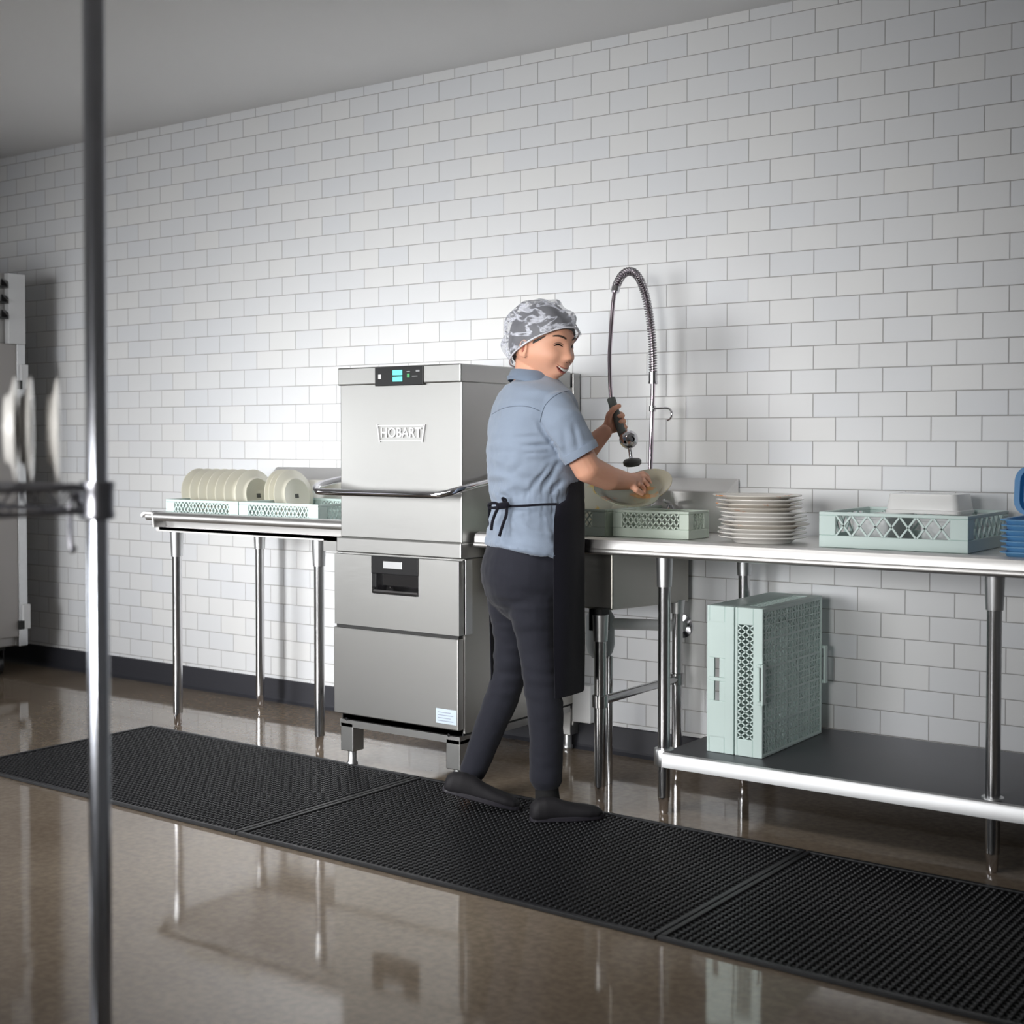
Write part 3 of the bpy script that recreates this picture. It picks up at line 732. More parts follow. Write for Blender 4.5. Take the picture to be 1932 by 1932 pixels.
# spray valve in the worker's hand: grip, chrome body, lever, spray head
SV = [wy(1153, 752, -.385), wy(1160, 775, -.39), wy(1172, 812, -.40), wy(1183, 838, -.41)]
bm = BM(); tube(bm, catmull(SV, 5), .0155, 18); gr = obj('spray_grip', bm, pbr('grey_rubber_grip', (.13, .15, .14), .5), FA, smooth=60)
bm = BM(); v0 = wy(1186, 829, -.41)
lathe(bm, [(0, -.030), (.020, -.028), (.030, -.016), (.034, 0), (.030, .016), (.020, .028), (0, .030)], 24, tilted(v0, -FF+RR*.3))
lathe(bm, [(.012, -.034), (.020, -.033), (.022, -.02), (.022, .02), (.020, .030), (.010, .034)], 20, tilted(v0, -FF+RR*.3))
cyl(bm, wy(1187, 838, -.41), wy(1191, 866, -.41), .007, 12)
obj('spray_valve', bm, M['chrome'], FA, smooth=50)
bm = BM(); lathe(bm, [(0, -.012), (.024, -.012), (.032, -.006), (.033, .006), (.026, .013), (.01, .016), (0, .016)], 28, tilted(wy(1193, 873, -.41), UU*.98+RR*-.12-FF*.14))
obj('spray_head', bm, pbr('dark_grey_rubber', (.06, .062, .06), .4), FA, smooth=40)
rel(FA)

# ================================================================== cabinet at the far left
CB = thing('holding_cabinet', 'tall grey steel kitchen cabinet on casters at the left edge, against the tiled wall', 'cabinet', (-6.7, -.7, 0))
cx1 = -6.285; cx0 = -7.15; cy0, cy1 = -1.35, -.21
cabm = steel('cabinet_steel', (.42, .41, .40), .45, (1, 1, 40))
bm = BM(); box(bm, cx0, cx1-.03, cy0, cy1, .15, 2.10); box(bm, cx0, cx1, cy0, cy0+.05, .15, 2.10)
obj('body', bm, cabm, CB, bevel=.006)
zd = 1.735
bm = BM(); box(bm, cx1-.03, cx1-.001, cy0+.05, cy1-.05, .20, zd); dr = obj('door', bm, pbr('beige_grey_panel', (.42, .40, .385), .5, .3), CB, bevel=.005)
bm = BM()
box(bm, cx1-.03, cx1+.004, cy1-.05, cy1, .15, zd)
obj('corner_post', bm, M['galv'], CB, bevel=.003)
bm = BM(); box(bm, cx1-.03, cx1+.008, cy1-.10, cy1, zd, 2.10); obj('upper_post', bm, M['white'], CB, bevel=.003)
for zh in (.24, 1.50):
    bm = BM(); box(bm, cx1-.002, cx1+.018, cy1-.035, cy1+.008, zh, zh+.13); hg = obj('hinge', bm, M['white'], CB, bevel=.003)
    bm = BM(); box(bm, cx1+.0, cx1+.019, cy1-.055, cy1-.03, zh, zh+.045); obj('hinge_pin', bm, M['darkmetal'], hg)
for k, z in enumerate((1.86, 1.94, 2.02)):
    bm = BM(); box(bm, cx1-.028, cx1+.03, cy0+.06, cy1-.12, z, z+.008)
    prism(bm, [(cx1-.02, z+.008), (cx1+.03, z+.008), (cx1+.03, z+.018), (cx1-.02, z+.05)], cy1-.125, cy1-.118, 'y')
    obj('vent_louver', bm, M['black'], CB)
for (x, y) in ((cx1-.1, cy1-.12), (cx0+.1, cy1-.12), (cx1-.1, cy0+.12), (cx0+.1, cy0+.12)):
    bm = BM(); lathe(bm, [(0, -.016), (.045, -.016), (.052, -.01), (.052, .01), (.045, .016), (0, .016)], 24, Matrix.Translation((x, y, .052)) @ Matrix.Rotation(pi/2, 4, 'X'))
    cs = obj('caster', bm, M['black'], CB, smooth=40)
    bm = BM(); box(bm, x-.03, x+.03, y-.026, y-.019, .05, .135); box(bm, x-.03, x+.03, y+.019, y+.026, .05, .135); box(bm, x-.035, x+.035, y-.03, y+.03, .13, .15)
    obj('caster_fork', bm, M['darkmetal'], cs)
rel(CB)

# ================================================================== wire shelving unit, out of focus in the foreground
SU = thing('wire_shelving', 'blurred chrome post and wire shelf of a storage rack in the left foreground', 'shelving', (-1.568, -3.40, 0))
px0, py0 = 0, 0; Lx, Ly = -1.2, -.45; zsh = 1.165
pm = pbr('chrome_post', (.62, .64, .7), .16, 1); pmd = pbr('dark_chrome', (.3, .3, .33), .3, 1)
for (x, y) in ((0, 0), (Lx, 0), (0, Ly), (Lx, Ly)):
    prof = [(0, .03), (.015, .03), (.015, 1.93), (.012, 1.935), (0, 1.937)]
    bm = BM(); lathe(bm, prof, 24, Matrix.Translation((x, y, 0))); p_ = obj('post', bm, pm, SU, smooth=40)
    bm = BM(); lathe(bm, [(0, 0), (.018, 0), (.02, .006), (.012, .014), (.008, .03), (0, .03)], 18, Matrix.Translation((x, y, 0))); obj('leveling_foot', bm, pmd, p_, smooth=40)
def wire_shelf(z):
    bm = BM()
    for dz in (0, -.032):
        for (a, b_) in (((0, 0), (Lx, 0)), ((Lx, 0), (Lx, Ly)), ((Lx, Ly), (0, Ly)), ((0, Ly), (0, 0))):
            cyl(bm, (a[0], a[1], z+dz), (b_[0], b_[1], z+dz), .0038, 8)
    # zigzag truss wires between the two edge rods
    for (a, b_) in (((0, 0), (Lx, 0)), ((0, 0), (0, Ly)), ((Lx, 0), (Lx, Ly)), ((0, Ly), (Lx, Ly))):
        A = Vector((*a, z)); B = Vector((*b_, z)); n = round((B-A).length/.035)
        tube(bm, [A.lerp(B, (i+.5)/(n+1))+Vector((0, 0, 0 if i % 2 else -.032)) for i in range(n+1)], .0022, 6)
    for i in range(1, 48): x = Lx*i/48; cyl(bm, (x, 0, z+.004), (x, Ly, z+.004), .0016, 6)
    for j in range(1, 4): y = Ly*j/4; cyl(bm, (0, y, z), (Lx, y, z), .003, 6)
    s = obj('wire_shelf', bm, pmd, SU, smooth=60)
    for (x, y) in ((0, 0), (Lx, 0), (0, Ly), (Lx, Ly)):
        bm = BM(); lathe(bm, [(.0152, -.043), (.023, -.043), (.024, -.036), (.0225, -.03), (.0225, -.004), (.024, .004), (.023, .009), (.0152, .009)], 22, Matrix.Translation((x, y, z)))
        obj('corner_collar', bm, pmd, s, smooth=30)
wire_shelf(zsh); wire_shelf(.22)
HK = thing('wire_hook', 'small dark hook hanging from the blurred wire shelf beside the post', 'hook', (-1.58-.035, -3.398, zsh-.01))
bm = BM(); tube(bm, catmull([(0, .006, -.03), (0, -.004, .0), (0, -.012, -.02), (0, -.012, -.06), (.003, -.012, -.078), (.01, -.012, -.074)], 5), .004, 8); obj('hook_wire', bm, pmd, HK, smooth=60)
# a divider rack of plates on the wire shelf, edge on to the camera
for i, (px_, ptop) in enumerate(((8, 742), (36, 728), (88, 738))):
    c = wd(px_+2, 830, 1.93+.02*i); R = .075
    m = Matrix.Translation((c.x, c.y, zsh+.006+R)) @ (RR*.93+FH*.28).to_track_quat('Z', 'Y').to_matrix().to_4x4()
    plate(['blurred white side plate on edge on the wire shelf, cut by the left picture edge', 'blurred white side plate on edge on the wire shelf, middle of three',
           'blurred white side plate on edge on the wire shelf, nearest the chrome post'][i], R, M['platew'], m, 'white side plates on the foreground shelf', name='side_plate', H=.015)

#PERSON
# ================================================================== the worker
from mathutils import noise as mnoise
PW = thing('person', 'person in grey-blue shirt, black apron and hairnet holding a plate and spray valve', 'person', (-2.56, -.90, .012))
Fd = (RR*.94+FH*.34).normalized(); Sd = ZZ.cross(Fd)     # facing direction and its left
def remesh(name, bm, mats, parent, vox, it=2, post=None, fac=.5):
    me = bpy.data.meshes.new(name); bmesh.ops.recalc_face_normals(bm, faces=bm.faces); bm.to_mesh(me); bm.free()
    o = bpy.data.objects.new(name+'_tmp', me); COL.objects.link(o)
    r = o.modifiers.new('r', 'REMESH'); r.mode = 'VOXEL'; r.voxel_size = vox; r.use_smooth_shade = True
    s = o.modifiers.new('s', 'SMOOTH'); s.iterations = it; s.factor = fac
    dg = bpy.context.evaluated_depsgraph_get(); m2 = bpy.data.meshes.new_from_object(o.evaluated_get(dg))
    bpy.data.objects.remove(o, do_unlink=True); m2.name = name
    m2.materials.clear()
    for m in (mats if isinstance(mats, (list, tuple)) else [mats]): m2.materials.append(m)
    if post: post(m2)
    m2.polygons.foreach_set('use_smooth', [True]*len(m2.polygons)); m2.update()
    q = bpy.data.objects.new(name, m2); COL.objects.link(q); q.parent = parent; return q
skin = pbr('skin', (.80, .42, .285), .5, noise=.07, nscale=18, bump=.06, bscale=300, Subsurface_Weight=.12, Subsurface_Radius=(.02, .008, .004), Subsurface_Scale=.4)
shirtm = fabric('greyblue_knit', (.255, .31, .40)); trm = fabric('charcoal_twill', (.018, .019, .028), .8, 320, sheen=.12); apm = fabric('black_cotton', (.005, .005, .011), .85, 260, sheen=.12)
shm = pbr('black_canvas', (.010, .009, .012), .7, bump=.1, bscale=300); hairm = pbr('black_hair', (.016, .014, .014), .45, bump=.3, bscale=90)
# ---------- head (local: x face forward, y her left, z up)
HS = 1.165; psi = radians(41); HC = wd(1027, 650, 4.55)
hx = (RR*cos(psi) - FH*sin(psi)); hz = (ZZ + RR*.10 - FH*.03).normalized(); hy = hz.cross(hx).normalized(); hx = hy.cross(hz)
hx = (hx - hz*.06).normalized(); hz = hx.cross(hy)
HM = Matrix(((hx.x*HS, hy.x*HS, hz.x*HS, HC.x), (hx.y*HS, hy.y*HS, hz.y*HS, HC.y), (hx.z*HS, hy.z*HS, hz.z*HS, HC.z), (0, 0, 0, 1)))
def g(a, s): return math.exp(-(a*a)/(2*s*s))
def sst(a, b, x): t = max(0, min(1, (x-a)/(b-a))); return t*t*(3-2*t)
def face_pt(d):
    x = d.x*(.088 if d.x > 0 else .096); y = d.y*.074; z = d.z*(.112 if d.z > 0 else .118)
    low = sst(0, 1, -d.z)
    y *= 1-.34*low*low
    if x > 0: x *= 1+.10*low*d.x
    else: x *= 1-.45*low
    fr = sst(.25, .8, d.x)
    dx = 0
    dx += .0150*g(y, .0105)*g(z+.028, .009) + .0070*g(y, .0095)*g(z+.014, .018) + .0050*g(abs(y)-.013, .006)*g(z+.032, .007)
    dx += .004*g(abs(y)-.03, .018)*g(z-.022, .009)
    dx -= .0085*g(abs(y)-.031, .013)*g(z-.002, .010)
    dx += .0035*g(abs(y)-.031, .010)*g(z-.001, .005)
    dx += .010*g(abs(y)-.041, .018)*g(z+.030, .018)
    dx -= .004*g(abs(y)-.030, .008)*g(z+.056, .016)
    dx += .007*g(y, .026)*g(z+.064, .016)
    dx += .003*g(y, .018)*g(z+.056, .004) + .0045*g(y, .015)*g(z+.077, .0045)
    dx -= .0035*g(y, .016)*g(z+.087, .006)
    dx += .008*g(y, .018)*g(z+.104, .012)
    x += dx*fr
    y += (.005*g(z+.035, .02)*(1 if y > 0 else -1))*sst(.3, .8, abs(d.y))
    return Vector((x, y, z))
def sphere_mesh(bm, fn, nu=96, nv=72, M_=None):
    rings = []
    for j in range(nv+1):
        th = pi*j/nv
        if j in (0, nv): rings.append([bm.verts.new(fn(Vector((0, 0, cos(th)))))])
        else: rings.append([bm.verts.new(fn(Vector((sin(th)*cos(2*pi*i/nu), sin(th)*sin(2*pi*i/nu), cos(th))))) for i in range(nu)])
    for A, B in zip(rings[:-1], rings[1:]):
        for i in range(nu):
            vs = []
            for v in (A[i % len(A)], A[(i+1) % len(A)], B[(i+1) % len(B)], B[i % len(B)]):
                if v not in vs: vs.append(v)
            bm.faces.new(vs)
    if M_ is not None:
        for R_ in rings:
            for v in R_: v.co = M_ @ v.co
def ell(bm, c, rx, ry, rz, M_=None, rot=None, nu=20, nv=12):
    m = Matrix.Translation(c) @ (rot.to_matrix().to_4x4() if rot else Matrix.Identity(4))
    m = (M_ @ m) if M_ is not None else m
    sphere_mesh(bm, lambda d: Vector((d.x*rx, d.y*ry, d.z*rz)), nu, nv, m)
def LP(x, y, z): return HM @ Vector((x, y, z))
B = BM()
sphere_mesh(B, face_pt, 128, 96, HM)
for s in (-1, 1):   # ears
    ell(B, (-.008, s*.074, -.020), .015, .007, .025, HM, Euler((s*.25, .12, s*.45)))
    tube(B, [LP(-.008+.0138*cos(a), s*(.080+.002*cos(a)), -.019+.023*sin(a)) for a in [radians(d) for d in range(-70, 250, 20)]], .0042, 8)
    ell(B, (-.002, s*.078, -.036), .009, .005, .010, HM)
# neck and hidden torso, legs
neck_b = wd(1003, 722, 4.56)
chain(B, [(LP(-.030, 0, -.045), .062), (wd(1005, 712, 4.56), .060), (neck_b-ZZ*.05, .075)], 24)
chain(B, [(wd(1003, 770, 4.56)+Sd*.09, .07), (wd(1003, 770, 4.56)-Sd*.09, .07)]); chain(B, [(wd(1005, 790, 4.56), .115), (wd(1003, 900, 4.56), .10), (wd(998, 1040, 4.56), .105)], 20)
LEGR = [(wd(1000, 1090, 4.49), .098), (wd(1007, 1145, 4.475), .083), (wd(1012, 1210, 4.465), .064), (wd(1020, 1275, 4.455), .059), (wd(1028, 1330, 4.455), .060), (wd(1031, 1390, 4.455), .0555), (wd(1030, 1466, 4.455), .0535)]
LEGL = [(wd(968, 1090, 4.62), .098), (wd(967, 1145, 4.635), .082), (wd(966, 1210, 4.65), .061), (wd(962, 1270, 4.665), .056), (wd(946, 1320, 4.68), .058), (wd(925, 1370, 4.69), .053), (wd(904, 1425, 4.70), .0475), (wd(893, 1452, 4.70), .046)]
for Lg, ank in ((LEGR, wd(1033, 1515, 4.455)), (LEGL, wd(884, 1487, 4.70))):
    chain(B, [(p, r-.014) for p, r in Lg]+[(ank, .032)], 14)
# arms
AR = [(wd(1045, 775, 4.42), .048), (wd(1083, 838, 4.40), .047), (wd(1108, 884, 4.41), .046), (wd(1148, 902, 4.48), .041), (wd(1186, 908, 4.555), .0285)]
AL = [(wd(1040, 775, 4.72), .046), (wd(1092, 868, 4.83), .043), (wd(1118, 838, 4.85), .036), (wd(1140, 816, 4.868), .0275)]
for A_ in (AR, AL): chain(B, A_, 18)
# right hand: palm above the plate rim, fingers curled over its face
def D(px, py, d): return wd(px, py, d)
chain(B, [(D(1186, 908, 4.555), .027), (D(1198, 904, 4.59), .023)], 14)
for (a, b_) in (((1201, 898, 4.61), (1203, 914, 4.575)), ((1195, 901, 4.60), (1197, 916, 4.565)), ((1190, 902, 4.58), (1192, 914, 4.56))):
    chain(B, [(D(*a), .0125), (D(*b_), .0125)], 12)
fing = [((1203, 897, 4.615), (1213, 893, 4.645), (1221, 898, 4.665), (1225, 907, 4.665)),
        ((1204, 903, 4.605), (1216, 900, 4.630), (1224, 907, 4.648), (1228, 917, 4.648)),
        ((1204, 909, 4.590), (1215, 908, 4.610), (1222, 915, 4.624), (1225, 924, 4.622)),
        ((1202, 915, 4.575), (1210, 916, 4.590), (1216, 922, 4.600), (1217, 930, 4.598))]
for k, F_ in enumerate(fing):
    rr = (.0092, .0094, .009, .0078)[k]; chain(B, [(D(*F_[0]), rr+.001), (D(*F_[1]), rr), (D(*F_[2]), rr-.0008), (D(*F_[3]), rr-.0018)], 12)
chain(B, [(D(1190, 914, 4.545), .0125), (D(1200, 924, 4.53), .0105), (D(1211, 931, 4.55), .009)], 12)
# left hand around the spray grip
def depth_of(p): return (p-CAMP).dot(FF)
d0 = depth_of(wy(1164, 788, -.395))
chain(B, [(D(1140, 816, d0-.004), .0265), (D(1149, 805, d0), .022)], 14)
pal = [((1151, 781), 0), ((1153, 791), 0), ((1155, 801), 0), ((1157, 811), 0)]
for (p, _) in pal: chain(B, [(D(1145, 808, d0-.002), .017), (D(p[0], p[1], d0+.004), .0125)], 12)
for k, (y0, rr) in enumerate(((780, .0092), (791, .0095), (802, .0092), (812, .0080))):
    x0 = 1151+k*2.4
    chain(B, [(D(x0, y0, d0+.006), rr+.001), (D(x0+9, y0-1, d0+.027), rr), (D(x0+21, y0+1, d0+.020), rr-.0003), (D(x0+24, y0+4, d0-.002), rr-.0008), (D(x0+17, y0+5, d0-.018), rr-.0018)], 12)
chain(B, [(D(1146, 800, d0-.016), .0135), (D(1149, 783, d0-.022), .0115), (D(1158, 771, d0-.024), .0100), (D(1168, 766, d0-.018), .0088)], 12)
body = remesh('body', B, skin, PW, .0034, 2)
# ---------- face details
def small(name, fn, mat, par=None, smooth=60):
    b_ = BM(); fn(b_); return obj(name, b_, mat, par or body, smooth=smooth)
def on_face(y, z, off=0.0):
    best = None
    # march the deformed sphere for the front point at (y, z)
    dz = z/(.112 if z > 0 else .118); dz = max(-.98, min(.98, dz)); dy = y/.074
    for _ in range(6):
        low = sst(0, 1, -dz); dy = y/(.074*(1-.34*low*low))
    dx = math.sqrt(max(.02, 1-dz*dz-dy*dy)); p = face_pt(Vector((dx, dy, dz))); return LP(p.x+off, y, z)
eyem = pbr('dark_eye', (.012, .008, .007), .2); lipm = pbr('lips', (.50, .17, .14), .4); teethm = pbr('teeth', (.85, .83, .78), .25); broww = pbr('brow_hair', (.05, .03, .02), .7)
moutm = pbr('mouth_inside', (.12, .025, .02), .5)
for s in (-1, 1):
    small('eye', lambda b_: tube(b_, [on_face(s*(.019+.0245*t), .0005+.0055*sin(pi*t)-.001*t, .0012) for t in [i/10 for i in range(11)]], [.0007+.0024*sin(pi*i/10) for i in range(11)], 8), eyem)
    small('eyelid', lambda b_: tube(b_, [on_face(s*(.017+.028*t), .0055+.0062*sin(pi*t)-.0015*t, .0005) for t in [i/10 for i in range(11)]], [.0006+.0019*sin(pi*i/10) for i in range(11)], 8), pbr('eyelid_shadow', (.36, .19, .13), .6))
    small('eyebrow', lambda b_: tube(b_, [on_face(s*(.014+.034*t), .0235+.0065*sin(pi*t*.8)-.001*t, .0005) for t in [i/10 for i in range(11)]], [.0013+.0022*sin(pi*(.15+.75*i/10)) for i in range(11)], 8), broww)
def smile(b_, w, z0, lift, r0, off, n=14):
    tube(b_, [on_face(w*(2*t-1), z0+lift*(2*t-1)**2, off) for t in [i/n for i in range(n+1)]], [r0*(.25+.75*sin(pi*i/n)) for i in range(n+1)], 10)
small('mouth', lambda b_: smile(b_, .0265, -.0645, .0115, .0058, -.0020), moutm)
small('teeth', lambda b_: smile(b_, .0225, -.0632, .0085, .0042, .0022), teethm)
small('upper_lip', lambda b_: smile(b_, .0275, -.0582, .0095, .0019, .0004), lipm)
small('lower_lip', lambda b_: smile(b_, .0245, -.0715, .0135, .0031, .0008), lipm)
for s in (-1, 1):
    small('nostril', lambda b_: ell(b_, (0, 0, 0), .0017, .0026, .0014, Matrix.Translation(on_face(s*.0075, -.0405, .0002))), moutm)
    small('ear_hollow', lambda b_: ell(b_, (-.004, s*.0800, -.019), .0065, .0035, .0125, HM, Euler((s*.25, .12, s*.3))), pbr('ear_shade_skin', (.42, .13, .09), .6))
# ---------- hair and hairnet
def cap(name, c, r, cut_p, cut_n, mat, wob=0, solid=0, freq=30, parent=None, fill=True):
    b_ = BM()
    def f(d):
        p = Vector((d.x*r[0]+c[0], d.y*r[1]+c[1], d.z*r[2]+c[2]))
        if wob: p += d*wob*mnoise.noise(p*freq)
        return p
    sphere_mesh(b_, f, 96, 64)
    geom = b_.verts[:]+b_.edges[:]+b_.faces[:]
    bmesh.ops.bisect_plane(b_, geom=geom, plane_co=cut_p, plane_no=cut_n, clear_inner=False, clear_outer=True)
    if fill: bmesh.ops.holes_fill(b_, edges=[e for e in b_.edges if e.is_boundary])
    for v in b_.verts: v.co = HM @ v.co
    o = obj(name, b_, mat, parent or body, smooth=80)
    return o
cp_, cn_ = Vector((.090, 0, .060)), Vector((.58, 0, -.815)).normalized()
cap('hair', (-.010, 0, .011), (.1060, .0805, .1075), cp_, cn_, hairm, .003)
nm, nt, b0 = nmat('hairnet_gauze'); N = nt.nodes; L = nt.links
tc = N.new('ShaderNodeTexCoord'); mp = N.new('ShaderNodeMapping'); mp.inputs['Scale'].default_value = (1.6, 1.6, 3.2); mp.inputs['Rotation'].default_value = (.3, .5, .2)
nn = N.new('ShaderNodeTexNoise'); nn.inputs['Scale'].default_value = 6.5; nn.inputs['Detail'].default_value = 4; nn.inputs['Distortion'].default_value = .5
ab = N.new('ShaderNodeMath'); ab.operation = 'SUBTRACT'; ab.inputs[1].default_value = .5
ab2 = N.new('ShaderNodeMath'); ab2.operation = 'ABSOLUTE'
cr = N.new('ShaderNodeValToRGB'); e = cr.color_ramp.elements; e[0].position = 0; e[0].color = (.9, .9, .9, 1); e[1].position = .045; e[1].color = (.15, .15, .15, 1)
L.new(tc.outputs['Object'], mp.inputs[0]); L.new(mp.outputs[0], nn.inputs['Vector']); L.new(nn.outputs['Fac'], ab.inputs[0]); L.new(ab.outputs[0], ab2.inputs[0]); L.new(ab2.outputs[0], cr.inputs[0])
b0.inputs['Base Color'].default_value = (.70, .72, .80, 1); b0.inputs['Roughness'].default_value = .6; L.new(cr.outputs[0], b0.inputs['Alpha'])
net = cap('hairnet', (-.015, 0, .011), (.1215, .0935, .1165), Vector((.090, 0, .055)), cn_, nm, .014, fill=False, freq=24)
sd = net.modifiers.new('thickness', 'SOLIDIFY'); sd.thickness = .0006
rim = []
zb = Vector((0, 0, 1))
cpl = Vector((.090, 0, .055))
for i in range(40):
    a = 2*pi*i/40
    # point of the net ellipsoid on the cutting plane
    u = Vector((.815, 0, .58)); v = Vector((0, 1, 0)); o_ = Vector((-.015, 0, .011)); pc = o_ + cn_*((cpl-o_).dot(cn_))
    dvec = (u*cos(a)+v*sin(a)); lo, hi = 0, .2
    for _ in range(30):
        mid = (lo+hi)/2; q = pc+dvec*mid-o_
        if (q.x/.1215)**2+(q.y/.0935)**2+(q.z/.1165)**2 < 1: lo = mid
        else: hi = mid
    rim.append(HM @ (pc+dvec*lo*(.985+.012*mnoise.noise(dvec*9))))
bm = BM(); tube(bm, rim, [.0028+.0012*mnoise.noise(p*160) for p in rim], 8, closed=True); obj('elastic_band', bm, pbr('white_elastic', (.75, .76, .82), .7, bump=.5, bscale=120), net, smooth=80)
# sideburn in front of the ear
bm = BM(); tube(bm, [LP(.050, -.058, .024), LP(.036, -.0645, .013), LP(.022, -.0690, .003), LP(.012, -.0715, -.012)], [.002, .005, .006, .002], 8); obj('hair', bm, hairm, body, smooth=80)
# ---------- shirt
def sec(bm, py, xl, xr, rs, d=4.56, dz=0, n=36, p=2.25, off=0):
    hw = (xr-xl)/2/FPX*d; rf = math.sqrt(max(1e-4, hw*hw-(rs*.34)**2))/.94
    c = wd((xl+xr)/2, py, d); return ring(bm, c, Fd*(rf+off)+ZZ*dz, Sd*(rs+off), n, p)
TS = [(708, 972, 1038, .064, .012), (716, 965, 1046, .075, .010), (726, 954, 1060, .115, 0), (740, 944, 1076, .165, 0), (762, 933, 1086, .192, 0), (800, 923, 1090, .188, 0), (840, 920, 1092, .176, 0), (880, 922, 1094, .166, 0),
      (920, 926, 1088, .156, 0), (948, 931, 1078, .150, 0), (958, 931, 1077, .150, 0), (985, 926, 1075, .158, 0), (1015, 921, 1072, .172, -.008), (1041, 918, 1068, .182, -.026)]
B = BM(); skin_rings(B, [sec(B, a, b_, c, d_, dz=e_) for a, b_, c, d_, e_ in TS])
def sleeve(B, pts): tube(B, [p for p, r in pts], [r for p, r in pts], 24)
sleeve(B, [(wd(1020, 762, 4.47), .05), (wd(1046, 772, 4.425), .066), (wd(1062, 798, 4.40), .066), (wd(1080, 829, 4.395), .062), (wd(1097, 858, 4.395), .059)])
sleeve(B, [(wd(1020, 762, 4.64), .05), (wd(1040, 772, 4.72), .062), (wd(1062, 806, 4.76), .060), (wd(1080, 838, 4.79), .056)])
capsule(B, wd(1040, 774, 4.44), wd(1000, 760, 4.50), .058, .06, 20)
def pj(p):
    d = p-CAMP; F_ = d.dot(FF); return 966+FPX*d.dot(RR)/F_, CYP-FPX*d.dot(UU)/F_, F_
FOLDS = [((983, 842), (1034, 841), 3.2, .007), ((991, 855), (1034, 853), 2.6, .006), ((966, 826), (1016, 824), 3, .004), ((1022, 926), (1052, 872), 3.5, .008), ((1006, 915), (1040, 874), 3, .005),
         ((1014, 795), (1028, 818), 3, .007), ((1028, 818), (1056, 854), 3.5, .009), ((1035, 935), (1060, 905), 3, .007), ((935, 925), (960, 940), 3, .004), ((990, 938), (1018, 900), 4, .004),
         ((1082, 800), (1092, 850), 3.5, .004), ((1062, 810), (1070, 862), 3.5, .0035), ((950, 900), (985, 880), 5, .003), ((965, 850), (945, 900), 5, .003), ((968, 975), (990, 1010), 4, .004), ((1040, 975), (1050, 1030), 4, .004)]
def fold_at(p, n_):
    if n_.dot(FF) > 0: return 0
    x, y, _ = pj(p); r = 0
    for (ax, ay), (bx_, by_), w_, d_ in FOLDS:
        vx, vy = bx_-ax, by_-ay; L2 = vx*vx+vy*vy; t = ((x-ax)*vx+(y-ay)*vy)/L2
        if t < -.15 or t > 1.15: continue
        tc_ = max(0, min(1, t)); dd = math.hypot(x-ax-tc_*vx, y-ay-tc_*vy)
        if dd > 4*w_: continue
        e = math.sin(pi*max(0, min(1, (t+.15)/1.3)))
        r += -d_*e*math.exp(-(dd/w_)**2/2) + .45*d_*e*math.exp(-((dd-2.4*w_)/w_)**2/2)
    return r
def wrinkle_shirt(me):
    c0 = wd(1000, 900, 4.56)
    for v in me.vertices:
        p = v.co; n_ = v.normal; q = p-c0
        h = p.z; low = sst(1.28, 1.05, h)
        f = q.dot(Fd); s = q.dot(Sd)
        # folds run diagonally and gather towards the waist tie
        w1 = mnoise.noise(Vector((f*9+h*13, s*9-h*5, h*16)))
        w2 = mnoise.noise(Vector((f*22-h*30, s*16, h*30+3)))
        wa = math.exp(-((h-1.03)/.06)**2)
        ridge = abs(w1)
        v.co = p + n_*((.0045+.010*low)*(.5-1.6*ridge)*.9 + .003*w2*(.5+low) + .004*wa*mnoise.noise(Vector((math.atan2(s, f)*14, 0, h*8))) + fold_at(p, n_))
shirt = remesh('shirt', B, shirtm, PW, .0065, 3, wrinkle_shirt)
shirt['label'] = 'grey-blue short-sleeved shirt'
# seams, collar and sleeve hem
from mathutils.bvhtree import BVHTree
_bv = BVHTree.FromPolygons([v.co.copy() for v in shirt.data.vertices], [list(p.vertices) for p in shirt.data.polygons])
def on_shirt(px, py, off=.0005):
    r = ray(px, py).normalized(); h = _bv.ray_cast(CAMP, r)
    return (h[0]-r*off) if h[0] is not None else wd(px, py, 4.4)
seamm = fabric('greyblue_seam', (.10, .13, .18))
for pts in ([(1073, 737), (1056, 742), (1040, 752), (1028, 766), (1022, 782), (1019, 796)], [(928, 782), (945, 772), (965, 767), (985, 766), (1003, 769), (1020, 776)]):
    bm = BM(); tube(bm, [on_shirt(*p) for p in [(q.x, q.y) for q in catmull([Vector((a, b_, 0)) for a, b_ in pts], 5)]], .0011, 6); obj('seam', bm, seamm, shirt, smooth=60)
def darkfab(): return fabric('greyblue_rib', (.19, .24, .32), sheen=.2)
dk = darkfab()
bm = BM()
R1 = [ring(bm, wd((a+b_)/2, y, 4.56), Fd*r1+ZZ*dz, Sd*r2, 36) for (y, a, b_, r1, r2, dz) in ((728, 960, 1048, .080, .087, -.020), (721, 960, 1046, .083, .088, -.018), (713, 965, 1040, .074, .078, -.012), (702, 970, 1034, .067, .071, -.008), (701, 971, 1033, .062, .066, -.008), (714, 970, 1036, .062, .066, -.010))]
skin_rings(bm, R1, caps=False); col_ = obj('collar', bm, dk, shirt, smooth=60)
bm = BM(); hp0 = wd(1097, 858, 4.395); hd_ = (wd(1097, 858, 4.395)-wd(1080, 829, 4.395)).normalized(); u_ = hd_.orthogonal().normalized(); v_ = hd_.cross(u_)
rr_ = [ring(bm, hp0+hd_*t, u_*r, v_*r, 32) for t, r in ((-.022, .0635), (-.019, .0642), (.003, .0618), (.003, .054), (-.02, .054))]
skin_rings(bm, rr_+[rr_[0]], caps=False); obj('sleeve_hem', bm, shirtm, shirt, smooth=50)
